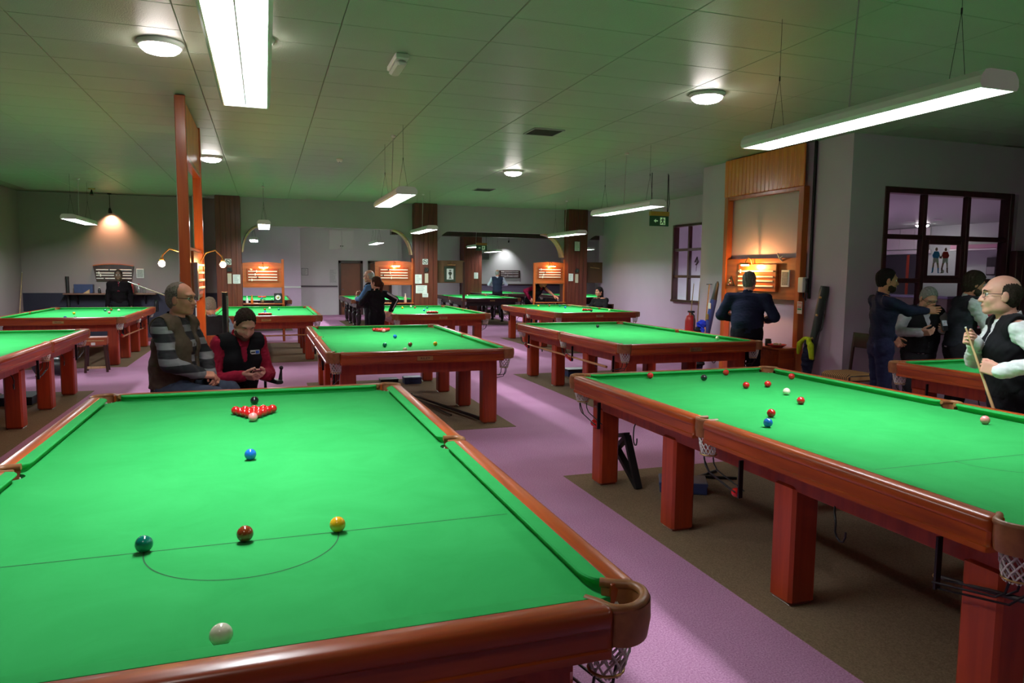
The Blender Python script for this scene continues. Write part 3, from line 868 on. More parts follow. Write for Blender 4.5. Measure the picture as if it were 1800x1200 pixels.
cue((2.13, 4.7, 0.02), (1.93, 6.1, 0.02), 'thin black cue lying on the carpet under the middle table', m=BLACKP, r0=0.010, r1=0.007)
cue((2.56, -1.80, 0.585), (2.60, -1.36, 0.503), 'black rest end sticking out under the near right table', m=BLACKP, r0=0.012, r1=0.009)
cue((6.55, 14.5-0.0, 0.90), (7.45, 12.9, 0.885), 'cue lying across the cloth of the table by the right wall') if False else None
cue((7.0, 7.35, 0), (7.0, 7.152, 1.56), 'left cue of the pair leaning beside the fire extinguisher')
cue((7.05, 7.15, 0), (7.03, 7.017, 1.60), 'right cue of the pair leaning beside the fire extinguisher')
cue((6.74, 6.50, 0), (6.82, 6.44, 1.55), 'wooden rest with a cross head leaning on the wall', m=MATS['honey_wood'], r0=0.012, r1=0.009, head='T')
cue((-5.0, 14.6, 0), (-5.07, 15.42, 1.62), 'pale cue leaning in the left corner by the navy wall')
cue((-0.75, 6.9, 1.20), (-2.05, 9.8, 1.50), 'pale cue held level over the shoulder of the hidden seated man')

# ---------------------------------------------------------------- scoreboards
SLIDE = mat('white_slider', (0.85, 0.83, 0.78), 0.4)
def point(parent, loc, power, col, r=0.02):
    l = bpy.data.lights.new('bulb_light', 'POINT'); l.energy = power; l.color = col; l.shadow_soft_size = r
    o = bpy.data.objects.new('bulb_light', l); COL.objects.link(o); o.parent = parent; o.location = loc
    return o
WARM = (1.0, 0.46, 0.13)
def picture_light(t, x, z, y, power, bar=0.22):
    """brass swan neck with a shaded bar, part of thing t, in front (-Y) of the board"""
    MB().tube([(x, y, z+0.02), (x, y-0.03, z+0.10), (x+0.01, y-0.09, z+0.12), (x+0.02, y-0.13, z+0.07), (x+0.02, y-0.14, z+0.035)], 0.007, 6).build('lamp_arm', BRASS, t)
    vs = []; n = 8
    sh = MB().prism([(-0.14+0.028*math.cos(a), 0.02+0.028*math.sin(a)) for a in [PI*i/n for i in range(n+1)]], 0, x-bar/2+0.02, x+bar/2+0.02).build('lamp_shade', BRASS, t)
    sh.location = (0, y, z)
    MB().tube([(x-bar/2+0.04, y-0.14, z+0.012), (x+bar/2, y-0.14, z+0.012)], 0.011, 8).build('bulb', BULB, t)
    point(t, (x+0.02, y-0.13, z-0.012), power, WARM, 0.02)
def tracks(t, x0, x1, zs, y, seed=0):
    rnd = random.Random(seed)
    for z in zs:
        MB().cbox(x0, x1, y-0.012, y, z-0.011, z+0.011, 0.003).build('marker_track', SLIDE, t)
    for z in zs:
        xx = x0+(x1-x0)*rnd.uniform(0.08, 0.4)
        MB().cbox(xx-0.012, xx+0.012, y-0.03, y-0.012, z-0.028, z+0.028, 0.004).build('slider', BLACKP if rnd.random() < .4 else SLIDE, t)
def arch_board(x0, x1, z0, z1, label, post_l, post_r, power, seed, light=True):
    t = tag(empty('scoreboard', ((x0+x1)/2, 14.80, 0)), label, 'scoreboard', 'lit scoreboards in the arcade')
    w = (x1-x0)/2
    MB().cbox(-w, w, -0.02, 0.02, z0, z1, 0.005).build('back_board', BOARDW, t)
    # slightly arched top moulding
    top = MB()
    for i in range(8):
        xa, xb = -w+2*w*i/8, -w+2*w*(i+1)/8
        h = lambda x: z1+0.03*(1-(x/w)**2)
        vs = [(xa, -0.03, z1-0.005), (xb, -0.03, z1-0.005), (xb, -0.03, h(xb)), (xa, -0.03, h(xa)), (xa, 0.03, z1-0.005), (xb, 0.03, z1-0.005), (xb, 0.03, h(xb)), (xa, 0.03, h(xa))]
        top.add(vs, [(0, 1, 2, 3), (7, 6, 5, 4), (3, 2, 6, 7), (0, 4, 5, 1)])
    top.build('top_moulding', BOARDW, t)
    MB().cbox(-w*0.80, w*0.80, -0.035, -0.02, z0+0.10, z0+0.42, 0.005).build('score_panel', mat('red_score_panel', (0.30, 0.055, 0.014), 0.3, coat=.3), t)
    MB().cbox(-w, w, -0.04, 0.02, z0-0.03, z0+0.02, 0.004).build('bottom_rail', BOARDW, t)
    tracks(t, -w*0.72, w*0.72, [z0+0.15, z0+0.215, z0+0.28, z0+0.355], -0.035, seed)
    for s, on in ((-1, post_l), (1, post_r)):
        if on: MB().cbox(s*w-0.03, s*w+0.03, -0.03, 0.03, 0, z1+(0.1 if s > 0 else 0.0), 0.005).build('post', FRAMEW, t)
    MB().cbox(-w, w, -0.16, 0.03, 0.90, 0.925, 0.004).build('shelf', BOARDW, t)
    if light: picture_light(t, 0.0, z0+0.43, -0.02, power)
    return t
arch_board(-0.42, 0.49, 1.33, 1.88, 'lit scoreboard beside the pillar at the navy wall', False, True, 6.5, 1)
arch_board(2.70, 3.66, 1.40, 1.95, 'lit scoreboard between the brown doors and the pillar with papers', False, True, 6.5, 2)
arch_board(6.98, 7.86, 1.45, 1.98, 'lit scoreboard above the bending player by the right hand pillar', True, True, 6.5, 3)
# plain board with a framed emblem
t = tag(empty('display_board', (4.66, 14.85, 0)), 'unlit wooden board with a framed trophy print right of the middle pillar', 'board')
MB().cbox(-0.40, 0.36, -0.02, 0.02, 1.43, 2.01, 0.005).build('back_board', mat('dull_board', (0.13, 0.06, 0.025), 0.45, noise=(4, 0.1)), t)
MB().cbox(0.33, 0.39, -0.03, 0.03, 0, 1.98, 0.005).build('post', DARKW, t)
pf = MB().cbox(-0.17, 0.13, -0.045, -0.02, 1.46, 1.86, 0.006).build('picture_frame', mat('green_frame', (0.03, 0.05, 0.03), 0.4), t)
MB().cbox(-0.11, 0.07, -0.052, -0.045, 1.52, 1.80, 0.002).build('print', PAPER, pf)
em = MB().ball((-0.02, -0.055, 1.68), 0.045, 10, 6)
em.tube([(-0.02, -0.055, 1.64), (-0.02, -0.055, 1.56)], 0.014, 6).tube([(-0.055, -0.055, 1.555), (0.015, -0.055, 1.555)], 0.012, 6).tube([(-0.045, -0.055, 1.755), (0.005, -0.055, 1.755)], 0.016, 6)
em.build('emblem', mat('emblem_ink', (0.05, 0.06, 0.04), 0.7), pf)
MB().tube([(-0.12, -0.14, 1.90), (0.10, -0.14, 1.90)], 0.012, 8).tube([(-0.01, -0.02, 1.93), (-0.01, -0.1, 1.965), (-0.01, -0.14, 1.90)], 0.006, 6).build('picture_light', BRASS, t)
# board right of the last pillar
t = tag(empty('display_board', (8.74, 14.85, 0)), 'dark wooden board between the last pillar and the right wall', 'board')
MB().cbox(-0.29, 0.29, -0.02, 0.02, 1.45, 2.02, 0.005).build('back_board', MATS['dull_board'], t)
MB().tube([(-0.12, -0.1, 1.88), (0.16, -0.1, 1.85)], 0.012, 8).tube([(0.02, -0.02, 1.93), (0.02, -0.1, 1.87)], 0.006, 6).build('picture_light', BRASS, t)

# ---- tall timber frame with boarded head, posts and score panel (local: width along X, faces -Y)
def tall_frame(name, label, loc, rz, w, two_sided, top):
    t = tag(empty(name, loc, rz), label, 'scoreboard')
    h = w/2; zb = 2.87
    for s in (-1, 1):
        MB().cbox(s*h-0.045, s*h+0.045, -0.05, 0.05, 0, CZ-0.01 if two_sided else zb, 0.006).build('post', FRAMEW, t)
    MB().cbox(-h+0.045, h-0.045, -0.04, 0.04, zb-0.05, zb, 0.005).build('cross_bar', FRAMEW, t)
    n = 20; x0, x1 = (-h-0.045, h+0.045) if not two_sided else (-h+0.045, h-0.045)
    for i in range(n):
        a = x0+(x1-x0)*i/n; b = x0+(x1-x0)*(i+1)/n
        if two_sided: MB().cbox(a+0.001, b-0.001, -0.035, 0.035, zb, CZ-0.03, 0.008).build('plank', PINE, t)
        else: MB().cbox(a+0.001, b-0.001, -0.062, -0.03, zb, CZ-0.012, 0.008).build('plank', PINE, t)
    MB().cbox(-h+0.045 if two_sided else -h-0.045, h-0.045 if two_sided else h+0.02, -0.03, 0.03, 1.37, 1.94, 0.005).build('back_board', BOARDW, t)
    return t
RF = tall_frame('framed_scoreboard', 'tall timber scoreboard frame with pine boarded head on the right wall', (6.80, 5.16, 0), -PI/2, 1.62, False, True)
# local x = 5.16 - worldY ; board items
sp = MB().cbox(-0.42, 0.42, -0.075, -0.03, 1.47, 1.86, 0.008).build('score_panel', BOARDW, RF)
tracks(RF, -0.41, 0.37, [1.548, 1.62, 1.68, 1.758], -0.075, 5)
picture_light(RF, -0.10, 1.83, -0.075, 32.0, 0.2)
pf = MB().cbox(0.49, 0.65, -0.05, -0.03, 1.545, 1.775, 0.004).build('picture_frame', WHITEP, RF)
MB().cbox(0.512, 0.628, -0.054, -0.05, 1.57, 1.75, 0.001).build('notice_text', mat('grey_print', (0.25, 0.25, 0.24), 0.8, noise=(160, 0.6)), pf)
MB().tube([(0.48, -0.03, 1.90), (0.50, -0.09, 1.93), (0.46, -0.10, 2.0)], 0.012, 6).tube([(0.50, -0.09, 1.93), (0.56, -0.1, 1.96)], 0.008, 6).build('coat_hook', WHITEP, RF)
tr = MB().tube([(-0.62, -0.05, 1.68), (-0.70, -0.05, 1.545), (-0.535, -0.05, 1.545)], 0.012, 6, closed=True)
tri = tr.build('hanging_triangle', BLACKP, RF)
for i in range(7):
    MB().ball((-0.66+0.014*(i % 5)+0.01, -0.07, 1.56+0.022*(i//2)), 0.011, 8, 6).build('ornament', [WHITEP, REDP, BRASS][i % 3], tri)
# wall mounted pay telephone and small red sign on the near post
ph = tag(empty('telephone', (6.74, 4.27, 1.48)), 'white box with a black receiver on the near post of the pine frame', 'telephone')
MB().cbox(-0.012, 0.06, -0.05, 0.045, 0, 0.20, 0.008).build('box', WHITEP, ph)
MB().tube([(0.03, -0.075, 0.0), (0.02, -0.085, 0.04), (0.02, -0.085, 0.14), (0.03, -0.075, 0.18)], [0.02, 0.014, 0.014, 0.022], 8).build('receiver', BLACKP, ph)
MB().tube([(0.03, -0.075, 0.0), (0.05, -0.05, -0.10), (0.05, 0.0, -0.06), (0.05, 0.0, 0.0)], 0.008, 6).build('cord', BLACKP, ph)
sg = tag(MB().cbox(6.738, 6.744, 4.225, 4.315, 1.20, 1.36, 0.001).build('fire_notice', WHITEP), 'small red and white notice on the post below the telephone', 'sign')
MB().box(6.7365, 6.738, 4.235, 4.305, 1.28, 1.35).build('red_panel', REDP, sg)
MB().box(6.7365, 6.738, 4.235, 4.305, 1.25, 1.27).build('green_band', mat('sign_green', (0.02, 0.3, 0.12), 0.5), sg)
for k in range(3): MB().box(6.7355, 6.7365, 4.245+k*0.022, 4.257+k*0.022, 1.29, 1.34).build('symbol', WHITEP, sg)
# pipe beside the post
tag(MB().tube([(6.84, 4.22, 1.4), (6.84, 4.22, CZ)], 0.02, 8).build('pipe', BLACKM), 'black pipe running up the wall beside the pine frame', 'pipe')
# cabinet below
cb = tag(empty('side_cabinet', (6.60, 4.62, 0)), 'low brown cabinet under the pine scoreboard frame', 'cabinet')
MB().cbox(-0.12, 0.12, -0.32, 0.36, 0, 0.72, 0.006).build('body', RAILX, cb)
MB().cbox(-0.145, 0.135, -0.35, 0.38, 0.72, 0.745, 0.005).build('top', BOARDW, cb)
for s in (-1, 1):
    d = MB().cbox(-0.132, -0.12, 0.01+(0.0 if s > 0 else -0.33), 0.01+(0.34 if s > 0 else 0.0), 0.06, 0.70, 0.004).build('door', RAILX, cb)
    MB().ball((-0.14, 0.01+s*0.04, 0.42), 0.012, 8, 6).build('knob', BRASS, d)
mug = tag(empty('mug', (6.55, 4.63, 0.745)), 'black mug on the brown cabinet', 'mug')
MB().lathe([(0.001, 0), (0.036, 0), (0.04, 0.01), (0.04, 0.095), (0.036, 0.095), (0.036, 0.012), (0.001, 0.012)], 16).build('body', BLACKP, mug)
MB().tube([(0, -0.04, 0.075), (0, -0.065, 0.065), (0, -0.065, 0.035), (0, -0.04, 0.025)], 0.006, 6).build('handle', BLACKP, mug)
dish = tag(empty('snack_dish', (6.53, 4.42, 0.745)), 'shallow red dish of snacks on the brown cabinet', 'dish')
MB().lathe([(0.001, 0), (0.07, 0), (0.12, 0.035), (0.125, 0.04), (0.115, 0.04), (0.07, 0.008), (0.001, 0.008)], 20).build('bowl', REDP, dish)
for i in range(6): MB().ball((0.05*math.cos(i), 0.05*math.sin(i*1.3), 0.035), 0.022, 8, 6).build('snack', mat('snack', (0.6, 0.42, 0.25), 0.7), dish)
gl = tag(empty('glass_bottle', (6.56, 4.84, 0.745)), 'clear glass bottle at the back of the brown cabinet', 'bottle')
MB().lathe([(0.001, 0), (0.03, 0), (0.032, 0.01), (0.032, 0.11), (0.013, 0.15), (0.013, 0.2), (0.001, 0.2)], 14).build('body', glass('clear_glass', (0.85, 0.9, 0.9), 0.15), gl)
MB().lathe([(0.001, 0.2), (0.015, 0.2), (0.015, 0.22), (0.001, 0.222)], 10).build('cap', BLACKP, gl)

# ---- freestanding frame on the left, boards on both faces
LF = tall_frame('framed_scoreboard', 'freestanding timber frame with boarded head behind the seated men', (-0.68, 5.42, 0), -PI/2, 1.72, True, True)
for s in (-1, 1):
    MB().cbox(-0.50, 0.62, min(s*0.03, s*0.06), max(s*0.03, s*0.06), 1.42, 1.90, 0.006).build('score_panel', BOARDW, LF)
    for z in (1.50, 1.585, 1.67, 1.755):
        MB().cbox(-0.42, 0.42, min(s*0.06, s*0.085), max(s*0.06, s*0.085), z-0.012, z+0.012, 0.003).build('marker_track', SLIDE, LF)
    x = 0.18 if s < 0 else -0.2
    MB().tube([(x, s*0.05, 1.78), (x, s*0.12, 1.90), (x, s*0.22, 1.93), (x, s*0.29, 1.86), (x, s*0.30, 1.82)], 0.009, 6).build('lamp_arm', BRASS, LF)
    MB().lathe([(0.012, 0.03), (0.022, 0.02), (0.024, 0.0), (0.001, -0.002)][::-1], 12, (x, s*0.30, 1.80)).build('lamp_holder', BRASS, LF)
    MB().ball((x, s*0.30, 1.765), 0.034, 14, 10).build('bulb', emitter('bare_bulb', (1.0, 0.52, 0.18), 460.0), LF)
MB().cbox(0.60, 0.70, 0.03, 0.10, 1.38, 1.78, 0.006).build('cue_clip', CHROME, LF)
MB().cbox(0.80, 0.89, -0.06, -0.052, 1.42, 1.66, 0.003).build('notice', mat('beige_card', (0.55, 0.45, 0.35), 0.8), LF)
MB().tube([(0.85, -0.055, 1.66), (0.86, -0.055, 1.9), (0.85, -0.055, 2.4), (0.84, -0.055, 2.85)], 0.005, 5).build('cable', WHITEP, LF)

# ---- scoreboard and things on the back left wall
t = tag(empty('scoreboard', (-3.25, BACKY, 0)), 'dark scoreboard with a bowed top under the wall spotlight', 'scoreboard')
poly = [(-0.36, 1.43), (0.36, 1.43), (0.42, 1.77)]+[(0.42-0.84*i/10, 1.77+0.04*(1-(1-i/5)**2)) for i in range(1, 10)]+[(-0.42, 1.77)]
MB().prism(poly, 1, -0.05, 0).build('back_board', DARKW, t)
mo = MB()
for i in range(10):
    f = lambda k: (0.42-0.84*k/10, 1.772+0.04*(1-(1-k/5)**2))
    (xa, za), (xb, zb) = f(i), f(i+1)
    mo.add([(xa, -0.06, za), (xb, -0.06, zb), (xb, 0, zb), (xa, 0, za), (xa, -0.06, za+0.02), (xb, -0.06, zb+0.02), (xb, 0, zb+0.02), (xa, 0, za+0.02)], [(0, 4, 5, 1), (4, 7, 6, 5), (0, 1, 2, 3)])
mo.build('top_moulding', FRAMEW, t)
tracks(t, -0.36, 0.38, [1.49, 1.56, 1.615, 1.69], -0.05, 9)
t = tag(empty('framed_notice', (-2.70, BACKY-0.02, 1.50)), 'small framed notice beside the bowed scoreboard', 'picture')
MB().cbox(-0.08, 0.08, 0, 0.02, 0, 0.22, 0.004).build('frame', WHITEP, t)
MB().box(-0.065, 0.065, -0.002, 0, 0.02, 0.2).build('print', mat('notice_print', (0.35, 0.38, 0.36), 0.7, noise=(60, 0.3)), t)
t = tag(empty('ledge', (-3.3, BACKY-0.013, 1.10)), 'long narrow ledge on the navy wall holding bottles', 'shelf')
MB().cbox(-0.95, 0.95, -0.28, 0, 0.015, 0.05, 0.005).build('board', wood('ledge_wood', (0.12, 0.06, 0.04), (0.2, 0.1, 0.07), 0.4, 5, (0.1, 1, 1)), t)
for x in (-0.7, 0.0, 0.7): MB().prism([(-0.22, 0.015), (-0.01, 0.015), (-0.01, -0.2), (-0.03, -0.2)], 0, x-0.012, x+0.012).build('bracket', BLACKM, t)
t = tag(empty('file_box', (-3.85, 15.36, 1.15)), 'navy file box standing on the ledge', 'box')
MB().cbox(-0.19, 0.19, -0.08, 0.08, 0, 0.2, 0.008).build('body', BLUEP, t)
MB().cbox(-0.192, 0.192, -0.083, 0.083, 0.17, 0.205, 0.006).build('lid', BLUEP, t)
MB().prism([(0.0, 0), (0.13, 0), (0.13, 0.09)], 1, -0.12, -0.09).build('wedge', ASH, t)
def bottle(x, y, z, h, body, capm, label, r=0.032):
    t = tag(empty('bottle', (x, y, z)), label, 'bottle')
    MB().lathe([(0.001, 0), (r*0.9, 0), (r, 0.01), (r, h*0.55), (r*0.45, h*0.75), (r*0.4, h*0.9), (0.001, h*0.9)], 14).build('body', body, t)
    MB().lathe([(0.001, h*0.9), (r*0.5, h*0.9), (r*0.5, h), (0.001, h)], 12).build('cap', capm, t)
    return t
CG = glass('clear_glass', (0.85, 0.9, 0.9), 0.15)
bottle(-3.53, 15.3, 1.15, 0.14, BLACKP, WHITEP, 'small dark bottle with a white cap next to the file box')
bottle(-2.72, 15.33, 1.15, 0.22, CG, REDP, 'clear bottle with a red cap on the ledge', 0.042)
bottle(-2.60, 15.30, 1.15, 0.14, CG, WHITEP, 'short clear bottle at the right end of the ledge', 0.04)
t = tag(MB().cbox(-2.86, -2.83, 15.22, 15.42, 1.15, 1.37, 0.003).build('book', REDP), 'red backed book standing on the ledge behind the dark suited man', 'book')
MB().box(-2.885, -2.862, 15.225, 15.415, 1.155, 1.365).build('pages', PAPER, t)
t = tag(MB().tube([(-4.18, 15.44, 0.0), (-4.20, 15.44, 1.52)], [0.035, 0.035], 10).build('cue_case', BLACKP), 'black tube cue case standing against the navy wall', 'case')
MB().tube([(-4.20, 15.44, 1.47), (-4.20, 15.44, 1.53)], 0.039, 10).build('cap', BLACKP, t)
t = tag(empty('intercom', (-2.38, BACKY-0.02, 0.72)), 'black intercom handset on the navy wall', 'telephone')
MB().cbox(-0.04, 0.04, -0.03, 0.02, 0, 0.26, 0.008).build('body', BLACKP, t)
MB().tube([(0, -0.03, 0.02), (0, -0.06, 0.05), (0, -0.06, 0.2), (0, -0.03, 0.24)], 0.016, 8).build('receiver', BLACKP, t)
# spotlights
def spot(loc, aim, label, power, col, size, drop):
    t = tag(empty('spotlight', loc), label, 'light')
    MB().tube([(0, 0, drop), (0, 0, 0.06)], 0.008, 6).lathe([(0.001, drop), (0.045, drop), (0.045, drop-0.02), (0.001, drop-0.021)][::-1], 12).build('stem', BLACKM, t)
    a = Vector(aim).normalized()
    MB().tube([-a*0.05+Vector((0, 0, 0.03)), a*0.01+Vector((0, 0, 0.03)), a*0.06+Vector((0, 0, 0.03))], [0.02, 0.036, 0.042], 12, caps=False).build('lamp_head', BLACKM, t)
    MB().ball(a*0.02+Vector((0, 0, 0.03)), 0.026, 12, 8).build('bulb', emitter('bulb_'+label[:6], col, 40), t)
    l = bpy.data.lights.new('spot_beam', 'SPOT'); l.energy = power; l.color = col; l.spot_size = size; l.spot_blend = 1.0; l.shadow_soft_size = 0.02
    o = bpy.data.objects.new('spot_beam', l); COL.objects.link(o); o.parent = t; o.location = a*0.05+Vector((0, 0, 0.03)); o.rotation_euler = a.to_track_quat('-Z', 'Y').to_euler()
spot((-3.25, BACKY-0.16, 3.02), (0.0, 0.35, -1), 'small warm spotlight shining down the back left wall', 110, (1.0, 0.50, 0.27), 1.9, CZ-3.02)
spot((11.35, 29.9, 3.22), (0, 0.35, -1), 'small white spotlight on the far wall of the second room', 120, (0.95, 0.97, 1), 1.6, CZ-3.23)
t = tag(empty('ceiling_spotlight', (-3.4, 14.3, CZ)), 'small unlit spotlight fixed to the ceiling near the back left wall', 'light')
MB().lathe([(0.001, -0.025), (0.07, -0.025), (0.07, 0), (0.001, 0)], 14).build('base', BRASS, t)
MB().tube([(0, 0, -0.02), (0, -0.01, -0.07), (0.0, -0.03, -0.14)], [0.008, 0.02, 0.042], 10).build('lamp_head', BLACKM, t)
# ---------------------------------------------------------------- windows
PANE = glass('window_pane', (0.93, 0.93, 0.96), 0.03)
WINW = wood('dark_window_timber', (0.045, 0.011, 0.008), (0.075, 0.020, 0.013), 0.35, 5, (1, 1, 0.1), 0.2)
def window(n, origin, rz, w, z0, z1, xs, zs, label, fr=0.075, bar=0.06):
    """local: frame in XZ plane facing -Y; xs, zs = divider centre lines"""
    t = empty('window_%d' % n, origin, rz); t['kind'] = 'structure'; t['label'] = label
    MB().cbox(-fr, 0.0, -0.05, 0.10, z0-fr, z1+fr, 0.006).build('jamb', WINW, t)
    MB().cbox(w, w+fr, -0.05, 0.10, z0-fr, z1+fr, 0.006).build('jamb', WINW, t)
    MB().cbox(0, w, -0.05, 0.10, z1, z1+fr, 0.006).build('head', WINW, t)
    MB().cbox(-0.02, w+0.02, -0.09, 0.10, z0-fr, z0, 0.006).build('sill', WINW, t)
    for x in xs: MB().cbox(x-bar/2, x+bar/2, -0.02, 0.06, z0, z1, 0.005).build('mullion', WINW, t)
    ex = [0]+xs+[w]; ez = [z0]+zs+[z1]
    for i in range(len(ex)-1):
        for z in zs: MB().cbox(ex[i]+(bar/2 if i else 0), ex[i+1]-(bar/2 if i < len(xs) else 0), -0.02, 0.06, z-bar/2, z+bar/2, 0.005).build('transom', WINW, t)
        for j in range(len(ez)-1):
            MB().box(ex[i]+0.01, ex[i+1]-0.01, 0.018, 0.022, ez[j]+0.01, ez[j+1]-0.01).build('pane', PANE, t)
    return t
W1 = window(1, (7.475, 3.66, 0), 0, 2.09, 1.02, 2.745, [0.635, 1.385], [1.65, 2.205], 'large dark framed window looking into the next room')
# inner sash round the middle pane with the footballers
for a in ((0.665, 0.735), (1.29, 1.355)): MB().cbox(a[0], a[1], -0.015, 0.055, 1.68, 2.175, 0.004).build('sash', WINW, W1)
for a in ((1.68, 1.72), (2.12, 2.175)): MB().cbox(0.735, 1.29, -0.015, 0.055, a[0], a[1], 0.004).build('sash', WINW, W1)
# print of two players on that pane (flat transfer)
SKIN0 = mat('print_skin', (0.45, 0.30, 0.24), 0.8); PBLUE = mat('print_blue', (0.05, 0.30, 0.75), 0.8); PRED = mat('print_red', (0.65, 0.04, 0.04), 0.8); PWH = mat('print_white', (0.75, 0.72, 0.75), 0.8)
def transfer(x, flip, shirt, sock, name):
    f = -1 if flip else 1
    def P(pts, m, nm):
        mb = MB().prism([(x+f*a*0.165, 1.75+b*0.32) for a, b in pts], 1, 0.014, 0.0175); return mb.build(nm, m, W1)
    P([(-0.3, 0.62), (0.25, 0.6), (0.35, 0.75), (0.22, 0.88), (-0.22, 0.88), (-0.4, 0.72)], shirt, name)
    P([(-0.1, 0.9), (0.1, 0.9), (0.13, 0.98), (0.05, 1.04), (-0.08, 1.03), (-0.14, 0.97)], SKIN0, name)
    P([(-0.28, 0.62), (0.25, 0.61), (0.30, 0.42), (0.05, 0.40), (0.0, 0.5), (-0.1, 0.40), (-0.32, 0.42)], PWH, name)
    P([(-0.30, 0.42), (-0.14, 0.42), (-0.20, 0.22), (-0.34, 0.22)], SKIN0, name)
    P([(0.08, 0.42), (0.28, 0.42), (0.36, 0.22), (0.22, 0.2)], SKIN0, name)
    P([(-0.34, 0.22), (-0.2, 0.22), (-0.24, 0.03), (-0.42, 0.0), (-0.36, 0.06)], sock, name)
    P([(0.22, 0.2), (0.36, 0.22), (0.34, 0.03), (0.5, 0.0), (0.28, 0.0)], sock, name)
    P([(0.28, 0.86), (0.4, 0.72), (0.62, 0.64), (0.58, 0.58), (0.34, 0.66)], SKIN0, name)
transfer(0.90, False, PBLUE, PBLUE, 'footballer_print')
transfer(1.06, True, PRED, mat('print_dark', (0.12, 0.02, 0.02), 0.8), 'footballer_print')
MB().prism([(1.03+0.024*math.cos(a*PI/5), 1.772+0.024*math.sin(a*PI/5)) for a in range(10)], 1, 0.014, 0.0175).build('football_print', PWH, W1)
W2 = window(2, (9.07, 11.13, 0), -PI/2, 1.14, 1.13, 2.78, [0.57], [1.66, 2.26], 'small dark framed window with six panes on the right wall', 0.05, 0.06)
# flower motif on one pane
MB().tube([(0.86, 0.012, 1.78), (0.87, 0.012, 1.95), (0.84, 0.012, 2.05)], 0.006, 5).tube([(0.80, 0.012, 1.98), (0.88, 0.012, 2.08), (0.93, 0.012, 1.98), (0.85, 0.012, 1.92)], 0.02, 5).build('pane_motif', mat('motif_grey', (0.14, 0.12, 0.12), 0.8), W2)
# dark panelled door right of the large window
d = struct(MB().cbox(9.60, 10.5, 3.50, 3.60, 0, 2.06, 0.01).build('door_3', WINW), 'dark panelled door beside the large window')
for zz in ((0.15, 0.95), (1.1, 1.9)): MB().cbox(9.70, 10.4, 3.485, 3.50, zz[0], zz[1], 0.008).build('door_panel', WINW, d)
# things of the next room
t = tag(empty('bar_counter', (15.2, 10.4, 0)), 'dark bar counter in the room behind the large window', 'counter')
MB().cbox(-0.3, 0.3, -1.5, 1.5, 0, 1.20, 0.01).build('body', DARKW, t)
MB().cbox(-0.36, 0.36, -1.55, 1.55, 1.20, 1.26, 0.01).build('top', mat('counter_top', (0.10, 0.09, 0.16), 0.25), t)
t = tag(empty('cladding_panel', (16.28, 11.2, 0)), 'white wall panels behind the large window', 'panel')
for i in range(3): MB().cbox(-0.04, 0.0, -0.55+i*0.46, -0.10+i*0.46, 2.42, 2.97, 0.006).build('panel', WHITEP, t)
MB().cbox(-0.06, 0.0, -0.6, 0.9, 2.30, 2.40, 0.006).build('rail', WALLW, t)
MB().cbox(-0.05, 0.0, -0.42, -0.22, 0, 2.30, 0.006).build('pale_strip', WHITEP, t)
MB().cbox(-0.03, 0.0, -0.18, 0.80, 0, 2.28, 0.006).build('dark_doorway', mat('doorway_shade', (0.035, 0.035, 0.045), 0.5), t)  # dark doorway: its shade put into one flat dark sheet
MB().cbox(-0.05, 0.0, 0.02, 0.10, 0, 2.28, 0.006).build('upright', LEGW, t)
t = tag(empty('awning', (16.2, 9.2, 2.30)), 'narrow pink awning on the wall behind the large window', 'awning')
MB().cbox(-0.25, 0.08, -0.6, 0.6, 0.08, 0.18, 0.01).build('fabric', mat('pink_fabric', (0.55, 0.30, 0.38), 0.8), t)
MB().cbox(-0.27, 0.08, -0.6, 0.6, 0.04, 0.075, 0.005).build('white_edge', WHITEP, t)
t = tag(empty('wall_box', (16.24, 8.86, 1.75)), 'dark box on the wall behind the large window', 'box')
MB().cbox(-0.1, 0.05, -0.12, 0.12, 0, 0.42, 0.01).build('body', BLACKP, t)
MB().cbox(-0.11, -0.1, -0.1, 0.1, 0.03, 0.2, 0.005).build('front', GREYP, t)
t = tag(empty('red_bench', (14.2, 7.75, 0)), 'red upholstered bench glimpsed behind the large window', 'bench')
MB().cbox(-0.25, 0.25, -0.6, 0.6, 0.12, 0.55, 0.03).build('seat', mat('red_vinyl', (0.4, 0.03, 0.04), 0.4), t)
MB().cbox(0.2, 0.32, -0.6, 0.6, 0.55, 1.0, 0.03).build('backrest', MATS['red_vinyl'], t)
MB().cbox(0.19, 0.2, -0.6, 0.6, 0.80, 0.86, 0.003).build('stripe', WHITEP, t)
for k, (x, y) in enumerate([(14.25, 9.45), (14.5, 8.95)]):
    t = tag(empty('downlight', (x, y, 2.99)), '%s small recessed ceiling light seen through the large window' % ('left' if k == 0 else 'right'), 'light')
    MB().lathe([(0.001, -0.01), (0.07, -0.01)][::-1], 14).build('glow', DISHE, t)
    MB().lathe([(0.07, -0.012), (0.09, -0.012), (0.09, 0.0), (0.07, 0)], 14).build('ring', WHITEP, t)
for k, (x, y) in enumerate([(10.3, 8.3), (11.4, 10.6)]):  # lamps out of view, added to brighten the side room
    c_ = copy_tree(lp2); c_.location = (x, y, LZ-(CZ-2.99))
    tag(c_, '%s unseen pendant light added to brighten the room behind the large window' % ('nearer' if k == 0 else 'farther'), 'light', 'long pendant lights above the tables')
